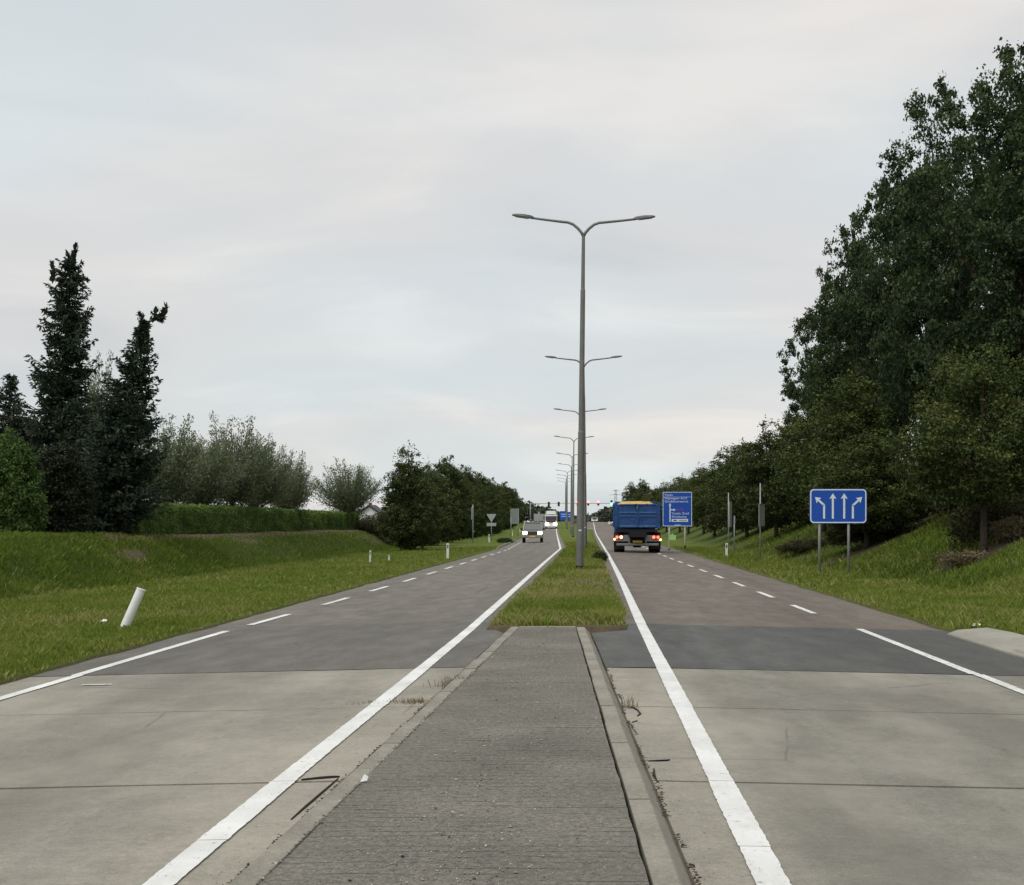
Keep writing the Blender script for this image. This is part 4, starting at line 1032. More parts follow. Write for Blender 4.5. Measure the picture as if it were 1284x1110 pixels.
for i, u in enumerate(LU):
    o = lamp if i == 0 else copy_tree(lamp)
    Y = 46.5 + i * 39.0
    o.location = (u, Y, gz(u, Y)); o.rotation_euler = (0, R([.65, -.45, .2, .5, .3, .4, .2, .5, .3, .4][i]), R([0, 2, -3, 1, 4, -2, 0, 3, 0, 1][i])); o['label'] = LABS[i]

# ------------------------------------------------------------------ delineator posts
def make_delineator():
    root = empty('delineator_post', 'x', 'roadside post', group='white roadside delineator posts')
    w, d, H = .06, .035, .72
    prof = [(-w, -d), (w, -d), (w * .8, d), (-w * .8, d)]
    V = [(p[0], p[1], -.25) for p in prof] + [(p[0], p[1], H - (.05 if p[1] > 0 else 0)) for p in prof]
    MB().add(V, [(3, 2, 1, 0), (4, 5, 6, 7)] + [(i, (i + 1) % 4, 4 + (i + 1) % 4, 4 + i) for i in range(4)]).build('post', M['white_post'], root, bevel=.006)
    return root
dl = make_delineator()
rfl = MB().box((0, -.038, .56), (.05, .008, .16)).mesh('reflector', M['black'])
o0 = dl
# the leaning near one is a plain hollow tube post
def leaning():
    root = empty('delineator_post', 'leaning plain white post in the grass left of the road', 'roadside post', group='white roadside delineator posts')
    mb = MB(); mb.tube([(0, 0, -.3), (0, 0, .70)], [.072, .068], 14, cap=False); mb.tube([(0, 0, -.3), (0, 0, .685)], [.060, .056], 14, cap=True)
    mb.build('post', M['white_post'], root, smooth=True)
    mb = MB(); mb.tube([(0, 0, .683), (0, 0, .702)], [.0735, .0690], 14, cap=False); mb.build('rim', M['white_post'], root)
    return root
lp = leaning(); lp.location = (-7.16, 22.0, gz(-7.16, 22.0) - .0); lp.rotation_euler = (R(-6), R(22), 0)
DEL = [(558.5, 68, -6.75, 1.0, 'white post in the left verge below the conical tree'), (613.5, 129, None, 1.0, 'white post in front of the triangular sign seen from behind'), (642.5, 196, None, 1.1, 'white post in front of the tall greenish board'), (652, 245, None, .9, 'farthest small white post on the left verge'),
       (464, 62, None, .75, 'thin short white post far left on the verge'), (488, 66, None, .35, 'tiny white stump in the left verge'), (910, 69, 6.55, 1.0, 'white post with black reflector on the right verge')]
for k, (px, Y, u, s, lab) in enumerate(DEL):
    o = dl if k == 0 else copy_tree(dl)
    if u is None: u = spot(px, Y)
    o.location = (u, Y, gz(u, Y)); o.scale = (1 if s > .8 else .6, 1, s); o['label'] = lab; o.rotation_euler = (0, R([1, -1, 2, 0, 2, -3, 1][k]), 0)
    if k in (0, 6): link('reflector', rfl, o)

# ------------------------------------------------------------------ signs
def rrect(w, h, r, n=6):
    P = []
    for cx, cy, a0 in ((w / 2 - r, h / 2 - r, 0), (-w / 2 + r, h / 2 - r, 90), (-w / 2 + r, -h / 2 + r, 180), (w / 2 - r, -h / 2 + r, 270)):
        for k in range(n + 1):
            a = R(a0 + 90 * k / n); P.append((cx + r * math.cos(a), cy + r * math.sin(a)))
    return P
UP = Matrix(((1, 0, 0, 0), (0, 0, -1, 0), (0, 1, 0, 0), (0, 0, 0, 1)))     # local (x, y) -> world (x, z), local +z -> -Y (towards the camera)
def ring(mb, outer, inner, h0, h1, M_):
    n = len(outer)
    V = [Vector((*p, h)) for h in (h0, h1) for p in outer] + [Vector((*p, h)) for h in (h0, h1) for p in inner]
    V = [M_ @ v for v in V]
    Fs = []
    for i in range(n):
        j = (i + 1) % n
        Fs += [(n + i, n + j, 3 * n + j, 3 * n + i), (i, j, n + j, n + i), (2 * n + i, 3 * n + i, 3 * n + j, 2 * n + j)]
    mb.add(V, Fs)
def at_z(cx, cz): return Matrix.Translation((cx, 0, cz)) @ UP

def arrow_sign():
    Y = 46.0; u = spot(1051, Y)
    uL, uR_ = spot(1028, Y), spot(1064.5, Y)
    g = gz(u, Y)
    root = empty('lane_sign', 'blue sign with four white lane arrows on two grey posts', 'road sign', (u, Y, g))
    top = EYE + (CY - 613) * Y / F - g; bot = EYE + (CY - 656.5) * Y / F - g
    w = 71.5 * Y / F; h = top - bot; cz = (top + bot) / 2
    panel = MB().prism(rrect(w, h, .13), -.01, .015, at_z(0, cz)).build('panel', M['sign_blue'], root)
    mb = MB(); ring(mb, rrect(w - .03, h - .03, .115), rrect(w - .10, h - .10, .09), .015, .019, at_z(0, cz)); mb.build('border', M['sign_white'], panel)
    px = Y / F                                            # metres per photo pixel on the board
    cx0, cy0 = 1051.0, 634.75
    def P2(x, y): return ((x - cx0) * px, (cy0 - y) * px)
    def arrow(points, headdir):
        s = 2.5 * px / 2
        mb = MB()
        # shaft
        for a, b in zip(points[:-1], points[1:]):
            ax, ay = P2(*a); bx, by = P2(*b); d = Vector((bx - ax, by - ay)).normalized(); n = Vector((-d.y, d.x)) * s
            e = d * s * .35
            mb.prism([(ax - e.x + n.x, ay - e.y + n.y), (ax - e.x - n.x, ay - e.y - n.y), (bx + e.x - n.x, by + e.y - n.y), (bx + e.x + n.x, by + e.y + n.y)], .015, .0195, at_z(0, cz))
        ex, ey = P2(*points[-1]); d = Vector(headdir).normalized(); n = Vector((-d.y, d.x))
        L, Wd = 6.3 * px, 4.4 * px
        t = Vector((ex, ey)) + d * L
        b0 = Vector((ex, ey)) - d * .6 * px
        mb.prism([tuple(t), tuple(b0 + n * Wd), tuple(Vector((ex, ey)) + d * .6 * px), tuple(b0 - n * Wd)], .015, .0205, at_z(0, cz))
        mb.build('lane_arrow', M['sign_white'], panel)
    arrow([(1033.2, 650), (1033.2, 633.5), (1026.5, 627.5)], (-1, .9))
    arrow([(1044.2, 650), (1044.2, 625)], (0, 1))
    arrow([(1058.4, 650), (1058.4, 625)], (0, 1))
    arrow([(1069.3, 650), (1069.3, 634), (1076.3, 627.5)], (1, .9))
    for x in (uL - u, uR_ - u):
        MB().tube([(x, .06, gz(u + x, Y) - g - .3), (x, .06, top - .08)], .045, 12).build('post', M['galv'], root, smooth=True)
    for z in (bot + .15, top - .15):
        MB().box((0, .035, z), (w * .9, .03, .05)).build('mounting_rail', M['galv'], root)
arrow_sign()

def text_mesh(body, size, mat, ext=.002):
    cu = bpy.data.curves.new('lettering', 'FONT'); cu.body = body; cu.size = size; cu.extrude = ext; cu.resolution_u = 2
    o = bpy.data.objects.new('lettering', cu); COL.objects.link(o); bpy.context.view_layer.update()
    me = bpy.data.meshes.new_from_object(o.evaluated_get(bpy.context.evaluated_depsgraph_get())); me.name = 'lettering'
    bpy.data.objects.remove(o); bpy.data.curves.remove(cu)
    me.materials.clear(); me.materials.append(mat); return me

def direction_sign():
    Y = 90.0; u = spot(849.3, Y); g = gz(u, Y); px = Y / F
    root = empty('direction_sign', 'large blue direction sign with place names right of the lorry', 'road sign', (u, Y, g))
    top = EYE + (CY - 617) * px - g; bot = EYE + (CY - 660) * px - g; w = 36.5 * px; h = top - bot; cz = (top + bot) / 2
    panel = MB().prism(rrect(w, h, .05), -.02, .02, at_z(0, cz)).build('panel', M['sign_blue'], root)
    mb = MB(); ring(mb, rrect(w, h, .05), rrect(w - .07, h - .07, .04), .02, .026, at_z(0, cz)); mb.build('border', M['sign_white'], panel)
    def txt(body, x, y, size, mat, width=None):
        me = text_mesh(body, size, mat)
        o = link('lettering', me, panel, ((x - 849.3) * px, -.024, cz + (638.5 - y) * px), (R(90), 0, 0))
        if width:
            ww = max(v.co.x for v in me.vertices) - min(v.co.x for v in me.vertices); o.scale.x = width * px / ww
    txt('Venlo', 833.2, 622.0, .20, M['sign_white'], 10.5)
    txt('Nijmegen A73', 833.2, 626.2, .21, M['sign_white'], 27.5)
    txt('Grubbenvorst', 833.2, 630.2, .21, M['sign_white'], 29.5)
    txt('Venlo Zuid', 842.2, 645.3, .21, M['sign_white'], 21.5)
    txt('Klerkamp', 842.2, 649.3, .19, M['sign_white'], 18.5)
    txt('A73', 848.0, 640.6, .20, M['route_red'], 9)
    def bar(x0, x1, y0, y1, name, mat, d=.026): return MB().box((((x0 + x1) / 2 - 849.3) * px, -d + .002, cz + (638.5 - (y0 + y1) / 2) * px), ((x1 - x0) * px, .006, (y1 - y0) * px)).build(name, mat, panel)
    bar(839.4, 840.8, 634, 654.5, 'route_arrow', M['sign_white'])
    bar(840.9, 844.6, 638.8, 640.0, 'route_arrow', M['sign_white'])
    for pts in ([(840.1, 630.9), (838.6, 634), (841.6, 634)], [(847.2, 639.4), (844.4, 637.6), (844.4, 641.2)]):
        MB().prism([((x - 849.3) * px, (638.5 - y) * px) for x, y in pts], .021, .027, at_z(0, cz)).build('route_arrow', M['sign_white'], panel)
    pl = bar(842.2, 862.8, 650.9, 654.4, 'destination_plate', M['sign_white'])
    bar(844, 848.5, 652.0, 653.4, 'print_bar', M['sign_blue'], .030); bar(851, 861, 652.2, 653.2, 'print_bar', M['galv'], .030)
    bar(846, 853.5, 658.1, 658.9, 'print_bar', M['sign_white'])
    bar(832, 867, 623.2, 623.5, 'divider', M['sign_white'])
    for x in (839.3, 859.0):
        xx = (x - 849.3) * px; gg = gz(u + xx, Y) - g
        p_ = MB().tube([(xx, .09, gg - .3), (xx, .09, top - .1)], .052, 12).build('post', M['post_cream'], root, smooth=True)
        MB().tube([(xx, .09, gg - .2), (xx, .09, gg + .28)], .062, 12).build('post_base', M['black'], p_, smooth=True)
    # small lime sign hung on the left post
    ls = empty('lime_sign', 'small bright lime-green notice on the left post of the direction sign', 'sign', (spot(843.2, 89.7), 89.7, EYE + (CY - 677.3) * px))
    MB().prism(rrect(8.6 * px, 6.2 * px, .03), -.012, .012, at_z(0, 3.3 * px)).build('panel', M['lime'], ls)
    MB().box((0, 0, 7.1 * px), (1.6 * px, .02, 1.6 * px)).build('tab', M['lime'], ls)
    MB().box((-3.9 * px, .07, 3.3 * px), (.05, .16, .3)).build('bracket', M['black'], ls)
direction_sign()

def side_board(px, Y, y0, y1, wpx, ptop, label, rz, dx_=0.0, wid=.9):
    u = spot(px, Y); g = gz(u, Y); m = Y / F
    root = empty('side_board', label, 'road sign', (u, Y, g))
    MB().tube([(0, .05, -.3), (0, .05, EYE + (CY - ptop) * m - g)], .030, 10).build('post', M['galv'], root, smooth=True)
    h = (y1 - y0) * m; cz = EYE + (CY - (y0 + y1) / 2) * m - g
    Rm = Matrix.Rotation(rz, 3, 'Z')
    pn = MB().box((dx_, 0, cz), (wid, .025, h), Rm).build('panel', M['sign_back'], root)
    for s in (-1, 1): MB().box(Vector((dx_, 0, cz + s * (h / 2 - .012))), (wid + .012, .045, .02), Rm).build('frame_rail', M['galv'], pn)
side_board(953.5, 64.5, 632, 660, 9, 606, 'narrow grey board on a tall thin pole, nearer of the two side boards', R(66), .06, .85)
side_board(913.6, 74, 629, 661, 5, 618, 'narrow grey board on a thin pole, farther of the two side boards', R(77), .10, .9)
ps = empty('utility_post', 'thin grey post between the two side boards at the tree line', 'post', (spot(920.8, 84), 84, gz(spot(920.8, 84), 84)))
MB().tube([(0, 0, -.3), (0, 0, 2.15)], .04, 10).build('post', M['galv'], ps, smooth=True); MB().box((0, -.03, 1.9), (.09, .04, .45)).build('plate', M['sign_back'], ps)

def left_signs():
    Y = 131.0; u = spot(593, Y); g = gz(u, Y); m = Y / F
    r = empty('pole_sign', 'slim pole with edge-on sign left of the triangular sign', 'road sign', (u, Y, g))
    MB().tube([(0, 0, -.3), (0, 0, 3.45)], .045, 10).build('post', M['galv'], r, smooth=True)
    MB().box((-.05, 0, 2.65), (.6, .03, 1.15), Matrix.Rotation(R(80), 3, 'Z')).build('panel', M['sign_back'], r)
    MB().box((.08, 0, 1.0), (.12, .08, .1)).build('bracket', M['galv'], r)
    Y = 142.0; u = spot(616.2, Y); g = gz(u, Y); m = Y / F
    r = empty('yield_sign', 'triangular yield sign and plate seen from behind on the left verge', 'road sign', (u, Y, g))
    MB().tube([(0, .04, -.3), (0, .04, 2.6)], .038, 10).build('post', M['galv'], r, smooth=True)
    w = .48; zt = EYE + (CY - 645) * m - g; zb = EYE + (CY - 654.5) * m - g
    MB().prism([(-w, zt), (-w + .04, zt + .03), (w - .04, zt + .03), (w, zt), (.03, zb), (-.03, zb)], -.012, .012, UP).build('triangle', M['sign_back'], r)
    MB().box((0, 0, EYE + (CY - 657.8) * m - g), (.93, .024, .32)).build('plate', M['sign_back'], r)
    Y = 188.0; u = spot(645, Y); g = gz(u, Y); m = Y / F
    r = empty('direction_board', 'tall greenish-grey board seen from behind on two posts', 'road sign', (u, Y, g))
    cz = EYE + (CY - 647.5) * m - g
    p = MB().box((0, 0, cz), (1.12, .05, 2.02), Matrix.Rotation(R(-14), 3, 'Z')).build('panel', M['sign_back_green'], r)
    MB().box((.56, -.13, cz), (.07, .09, 2.06)).build('edge_frame', M['sign_back'], p)
    for s in (-1, 1): MB().tube([(s * .45, .08, -.4), (s * .45, .08, cz)], .05, 8).build('post', M['galv'], r, smooth=True)
    Y = 290.0; u = spot(676.5, Y); g = gz(u, Y); m = Y / F
    r = empty('direction_board', 'wide pale grey board seen from behind, beyond the oncoming car', 'road sign', (u, Y, g))
    cz = EYE + (CY - 649) * m - g
    MB().box((0, 0, cz), (2.3, .06, 1.45)).build('panel', M['sign_back'], r)
    MB().box((-.15, 0, cz + .95), (.35, .06, .45)).build('top_plate', M['sign_back'], r)
    for s in (-1, 1): MB().tube([(s * .8, .08, -.4), (s * .8, .08, cz)], .06, 8).build('post', M['galv'], r, smooth=True)
    for (px, Y, wp, y0, y1, mat, lab) in ((706.5, 330, 9, 641, 652, M['sign_blue'], 'distant blue sign on the median left of the lamp posts'), (714.5, 340, 6, 642, 651.5, M['sign_blue'], 'narrower distant blue sign between the far lamp posts')):
        u = spot(px, Y); g = gz(u, Y); m = Y / F
        r = empty('median_sign', lab, 'road sign', (u, Y, g)); cz = EYE + (CY - (y0 + y1) / 2) * m - g
        pn = MB().box((0, 0, cz), (wp * m, .06, (y1 - y0) * m)).build('panel', mat, r)
        MB().box((0, -.035, cz + .3), (wp * m * .7, .02, .12)).build('print_bar', M['sign_white'], pn); MB().box((0, -.035, cz - .2), (wp * m * .6, .02, .12)).build('print_bar', M['sign_white'], pn)
        for s in (-1, 1): MB().tube([(s * .5, .08, -.3), (s * .5, .08, cz)], .05, 8).build('post', M['galv'], r, smooth=True)
left_signs()
r = empty('notice_board', 'small cream board in the scrub right of the hedge end', 'sign', (spot(473.5, 112), 112, gz(spot(473.5, 112), 112)))
g = gz(spot(473.5, 112), 112); m_ = 112 / F; cz = EYE + (CY - 652.3) * m_ - g
MB().box((0, 0, cz), (10.5 * m_, .03, 5.2 * m_)).build('panel', plain('cream_panel', (.72, .68, .5), .5), r)
for s in (-1, 1): MB().tube([(s * .22, .04, -.3), (s * .22, .04, cz)], .03, 8).build('post', M['galv'], r)

# ------------------------------------------------------------------ vehicles
M['truck_blue'] = plain('truck_blue', (0.016, 0.068, 0.215), 0.5, 0.4, var=.4, scale=4)
M['truck_blue_rib'] = plain('truck_blue_rib', (0.055, 0.14, 0.34), 0.45, 0.4, var=.35, scale=7)
M['chassis'] = plain('chassis_black', (0.014, 0.014, 0.015), .7, .3)
M['tyre'] = plain('tyre_rubber', (0.016, 0.016, 0.016), .85, .2)
M['rim'] = plain('wheel_rim', (.28, .28, .28), .4, .5, .6)
M['sand'] = plain('sand_load', (.52, .36, .15), .95, .1, var=.25, scale=5)
M['bumper_grey'] = plain('bumper_grey', (.20, .20, .20), .5, .4)
M['glass'] = plain('dark_glass', (.03, .036, .04), .08, .6)
M['red_lens'] = plain('red_lens', (.35, .015, .012), .25, .5)
M['red_lit'] = emit('tail_lamp_lit', (1, .14, .08), 2.2)
M['orange_lit'] = emit('orange_lamp_lit', (1, .52, .22), 3.5)
M['head_lit'] = emit('headlamp_lit', (1, .90, .74), 6.0)
M['head_far'] = emit('headlamp_far_lit', (1, .90, .76), 12.0)
M['sig_red'] = emit('signal_red', (1, .11, .10), 5.0)
M['sig_green'] = emit('signal_green', (.18, 1, .70), 3.0)
M['plate_yellow'] = plain('plate_yellow', (.75, .52, .06), .5)
M['car_white'] = plain('car_white', (.74, .75, .76), .25, .5, var=.03)
M['suv_paint'] = plain('suv_paint', (.15, .14, .12), .28, .5, .25, var=.06)
M['suv_roof'] = plain('suv_roof', (.28, .30, .29), .3, .5, .2, var=.05)
M['car_dark'] = plain('car_dark', (.10, .025, .025), .3, .5)
M['lorry_red'] = plain('lorry_red', (.16, .03, .03), .4, .4)

def wheel(parent, x, y, r, w, name='wheel'):
    o = MB().lathe([(-w / 2, r * .55), (-w / 2, r * .92), (-w * .38, r), (w * .38, r), (w / 2, r * .92), (w / 2, r * .55)], 24, 'x').build(name, M['tyre'], parent, (x, y, r), smooth=False)
    s = 1 if x > 0 else -1
    MB().lathe([(s * w * .30, .02), (s * w * .34, r * .2), (s * w * .22, r * .35), (s * w * .42, r * .57)], 18, 'x').build('rim', M['rim'], o)
    return o

def loft_body(name, prof, wfun, mat, parent, bevel=.04):
    """side profile [(y, z)] closed, half-width from wfun(y, z)"""
    n = len(prof); V = [(-wfun(y, z), y, z) for y, z in prof] + [(wfun(y, z), y, z) for y, z in prof]
    return MB().add(V, [tuple(range(n)), tuple(range(n, 2 * n))[::-1]] + [(i, n + i, n + (i + 1) % n, (i + 1) % n) for i in range(n)]).build(name, mat, parent, bevel=bevel)

def dump_truck():
    Y = 79.5; u = 2.62; g = float(road_z(u, Y))
    root = empty('dump_truck', 'blue tipper lorry loaded with sand, tail lights lit, driving away', 'truck', (u, Y, g), R(-.3))
    z0, z1, W, L = 1.38, 2.70, 1.26, 4.6
    sk = MB()
    sk.box((0, L / 2, z0 + .03), (2 * W - .1, L, .08)); sk.box((-W + .03, L / 2, (z0 + z1) / 2), (.06, L, z1 - z0)); sk.box((W - .03, L / 2, (z0 + z1) / 2), (.06, L, z1 - z0)); sk.box((0, L - .03, (z0 + z1) / 2 + .1), (2 * W - .13, .06, z1 - z0 + .2))
    skip = sk.build('tipper_body', M['truck_blue'], root, bevel=.01)
    for s in (-1, 1):
        for k in range(6): MB().box((s * (W + .03), .12 + k * .87, (z0 + z1) / 2), (.06, .12, z1 - z0 - .04)).build('side_rib', M['truck_blue'], skip)
        MB().box((s * (W + .01), L / 2, z1 - .02), (.14, L, .13)).build('top_rail', M['truck_blue_rib'], skip)
    tg = MB().box((0, -.05, (z0 + z1) / 2 + .0), (2 * W - .34, .06, z1 - z0 - .06)).build('tailgate', M['truck_blue'], root, bevel=.008)
    for s in (-1, 1):
        MB().box((s * (W - .09), -.07, (z0 + z1) / 2 + .02), (.16, .12, z1 - z0 + .1)).build('corner_post', M['truck_blue'], root, bevel=.012)
        for zz, hh in ((2.66, .07), (2.22, .07), (2.02, .035), (1.46, .10)):
            MB().box((s * .52, -.10, zz), (.96, .055, hh)).build('rib', M['truck_blue_rib'] if zz < 2.5 else M['truck_blue'], tg, bevel=.01)
        MB().tube([(s * .75, -.11, z0 - .06), (s * .75, -.11, z0 + .06)], .035, 8).build('hinge', M['chassis'], tg)
    MB().box((0, -.105, (z0 + z1) / 2), (.13, .06, z1 - z0 - .04)).build('centre_post', M['truck_blue'], tg, bevel=.01)
    MB().box((-.12, -.15, 2.62), (.10, .05, .16)).build('latch', M['chassis'], tg); MB().box((-.02, -.15, 2.50), (.05, .04, .14)).build('latch', M['bumper_grey'], tg)
    # heap of sand, a rounded mound above the rim
    nx, ny = 14, 16; V = []; random.seed(3)
    for j in range(ny + 1):
        for i in range(nx + 1):
            a, b = i / nx, j / ny
            h = min(1, .55 + 3 * a, 5 * (1 - a)) * min(1, 2.6 * b + .6, 3 * (1 - b))
            V.append(((a - .5) * (2 * W - .15), .05 + b * (L - .15), z1 - .26 + .38 * h + .05 * random.random()))
    sd_ = MB().add(V, [(j * (nx + 1) + i, j * (nx + 1) + i + 1, (j + 1) * (nx + 1) + i + 1, (j + 1) * (nx + 1) + i) for j in range(ny) for i in range(nx)]).mesh('sand_load', M['sand'], True)
    ld = link('sand_load', sd_, None, (u, Y, g), (0, 0, R(-.3))); tag(ld, 'heap of pale yellow sand in the blue tipper lorry', 'sand')
    # chassis
    MB().box((0, 3.2, 1.02), (.95, 7.6, .30)).build('chassis_frame', M['chassis'], root)
    MB().box((0, -.02, 1.22), (2.2, .16, .14)).build('rear_cross_member', M['chassis'], root)
    MB().box((0, .06, .86), (1.0, .10, .55)).build('tow_plate', M['chassis'], root)
    MB().tube([(-1.0, .9, .52), (1.0, .9, .52)], .16, 12).build('axle', M['chassis'], root); MB().lathe([(-.3, .05), (-.2, .25), (.2, .25), (.3, .05)], 14, 'x', (0, .9, .52)).build('differential', M['chassis'], root)
    ub = MB().box((0, -.12, .46), (2.34, .10, .13)).build('underrun_bar', M['bumper_grey'], root, bevel=.02)
    for s in (-1, 1):
        MB().box((s * .46, .0, .66), (.09, .12, .40)).build('bar_bracket', M['bumper_grey'], ub)
        pl = MB().box((s * .86, -.02, .80), (.72, .06, .34)).build('lamp_panel', M['bumper_grey'], root, bevel=.01)
        MB().box((s * 1.02, -.07, .87), (.46, .06, .20)).build('lamp_housing', M['red_lens'], pl, bevel=.015)
        MB().prism([(.075 * math.cos(t * math.pi / 7), .075 * math.sin(t * math.pi / 7)) for t in range(14)], 0, .03, Matrix.Translation((s * 1.13, -.10, .86)) @ UP).build('tail_lamp', M['red_lit'], pl)
        MB().prism([(.085 * math.cos(t * math.pi / 7), .085 * math.sin(t * math.pi / 7)) for t in range(14)], 0, .03, Matrix.Translation((s * .90, -.10, .86)) @ UP).build('brake_lamp', M['orange_lit'] if s < 0 else M['red_lit'], pl)
        MB().prism([(.06 * math.cos(t * math.pi / 7), .06 * math.sin(t * math.pi / 7)) for t in range(14)], 0, .04, Matrix.Translation((s * 1.27, -.08, .745 if s < 0 else .72)) @ UP).build('side_lamp', M['orange_lit'], pl)
        # mudguards over the rear wheels
        mg = MB(); pts = [(0.9 + .66 * math.cos(R(a)), .52 + .62 * math.sin(R(a))) for a in range(-10, 200, 15)]
        V = []
        for (y_, z_) in pts: V += [(s * .70, y_, z_), (s * 1.30, y_, z_)]
        mg.add(V, [(2 * i, 2 * i + 1, 2 * i + 3, 2 * i + 2) for i in range(len(pts) - 1)]); o = mg.build('mudguard', M['chassis'], root); so = o.modifiers.new('t', 'SOLIDIFY'); so.thickness = .03
        MB().box((s * 1.0, .12, .40), (.58, .02, .42)).build('mud_flap', M['tyre'], root)
        for y_ in (.9, 2.25):
            for x in (.84, 1.14): wheel(root, s * x, y_, .52, .28)
        wheel(root, s * 1.05, 6.0, .52, .32)
    MB().box((0, -.16, .62), (.52, .02, .11)).build('number_plate', M['plate_yellow'], root)
    cab = loft_body('cab', [(4.9, .7), (6.95, .7), (7.0, 1.6), (6.75, 2.62), (4.9, 2.62)], lambda y, z: 1.22 if z < 2.3 else 1.12, M['truck_blue'], root, .05)
    MB().box((0, 6.93, 2.05), (2.1, .04, .75), Matrix.Rotation(R(14), 3, 'X')).build('windscreen', M['glass'], cab)
    for s in (-1, 1):
        MB().box((s * 1.235, 5.9, 2.02), (.02, 1.0, .6)).build('side_window', M['glass'], cab)
        MB().box((s * 1.42, 6.6, 1.95), (.10, .16, .5)).build('mirror', M['chassis'], cab); MB().tube([(s * 1.2, 6.55, 2.2), (s * 1.42, 6.6, 2.2)], .02, 6).build('mirror_arm', M['chassis'], cab)
    return root
dump_truck()

def car(name, label, cat_, loc, rz, prof, roof, W, paint, roofp, wb, wr, lit=None, front=True, lamp_w=.30, lamp_h=.22, lz=.85, bump=.45, grille=True):
    """front faces local -Y"""
    root = empty(name, label, cat_, loc, rz)
    zc = max(z for y, z in prof)
    body = loft_body('body', prof, lambda y, z: W * (1.0 if z < zc - .1 else .96), paint, root, .06)
    cabn = loft_body('cabin', roof, lambda y, z: W * (.94 if z < roof[0][1] + .1 else .80), M['glass'], root, .03)
    y0, y1 = roof[1][0], roof[2][0]; zt = max(z for y, z in roof)
    rp = MB().box((0, (y0 + y1) / 2, zt + .015), (W * 1.62, y1 - y0 + .1, .07)).build('roof', roofp, root, bevel=.03)
    yf = min(y for y, z in prof); yr = max(y for y, z in prof)
    zb = roof[0][1]
    for s in (-1, 1):
        for (ya, yb) in ((roof[0][0], roof[1][0]), (roof[3][0], roof[2][0])):
            MB().tube([(s * W * .93, ya, zb), (s * W * .80, yb, zt)], .045, 6).build('pillar', roofp, root)
        MB().tube([(s * W * .93, (ya + roof[0][0]) / 2, zb), (s * W * .80, (y0 + y1) / 2, zt)], .04, 6).build('pillar', roofp, root)
        hl = MB().prism(rrect(lamp_w, lamp_h, .05), 0, .05, Matrix.Translation((s * (W - lamp_w * .62), yf + .02, lz)) @ UP).build('headlight', lit or M['sign_white'], root)
        MB().prism(rrect(.2, .16, .03), 0, .04, Matrix.Translation((s * (W - .14), yr - .0, lz)) @ UP).build('tail_light', M['red_lens'], root)
        MB().box((s * (W + .10), roof[0][0] + .18, zb + .08), (.20, .10, .15)).build('mirror', M['chassis'], root, bevel=.02)
        for y_ in wb: wheel(root, s * (W - .10), y_, wr, .22)
    if grille:
        gr = MB().box((0, yf - .0, lz), (W * 2 - lamp_w * 2.6, .05, .24)).build('grille', M['chassis'], root)
        for k in range(4): MB().box((0, yf - .03, lz - .09 + k * .06), (W * 2 - lamp_w * 2.8, .02, .014)).build('slat', M['bumper_grey'], gr)
    MB().box((0, yf - .06, bump), (W * 2 + .02, .18, .20)).build('bumper', M['bumper_grey'] if lit else paint, root, bevel=.03)
    MB().box((0, yf - .16, bump + .02), (.5, .015, .11)).build('number_plate', M['plate_yellow'], root)
    return root
Ys = 122.0; us = spot(667.6, Ys)
car('oncoming_car', 'boxy off-road car with headlights on, coming towards us on the left', 'car', (us, Ys, float(road_z(us, Ys))), R(1.4),
    [(-.02, .42), (-.05, .95), (.05, 1.03), (1.15, 1.08), (4.3, 1.08), (4.35, .45)], [(1.1, 1.08), (1.55, 1.68), (4.0, 1.72), (4.28, 1.08)], .86, M['suv_paint'], M['suv_roof'], (.85, 3.5), .37, M['head_lit'], lamp_w=.36, lamp_h=.25, lz=.84, bump=.52)
HB_CAR = ([(-.02, .30), (-.04, .62), (.15, .78), (1.0, .90), (3.9, .95), (4.0, .35)], [(.95, .88), (1.7, 1.42), (3.2, 1.44), (3.85, .94)])
uw = spot(767, 338); car('white_car', 'white car crossing at the junction, half hidden by the blue lorry', 'car', (uw - .6, 338, float(road_z(uw, 338))), R(-100), *HB_CAR, .86, M['car_white'], M['car_white'], (.75, 3.2), .31, grille=False)
uw = spot(745.5, 405); car('white_car', 'tiny white car far away in the middle of the junction', 'car', (uw, 405, float(road_z(uw, 405))), 0, *HB_CAR, .9, M['car_white'], M['car_white'], (.75, 3.2), .31, None)
uw = spot(723, 345); car('dark_red_car', 'dark red car waiting far away behind the lamp posts', 'car', (uw, 345, float(road_z(uw, 345))), R(180), *HB_CAR, .86, M['car_dark'], M['car_dark'], (.75, 3.2), .31, None)

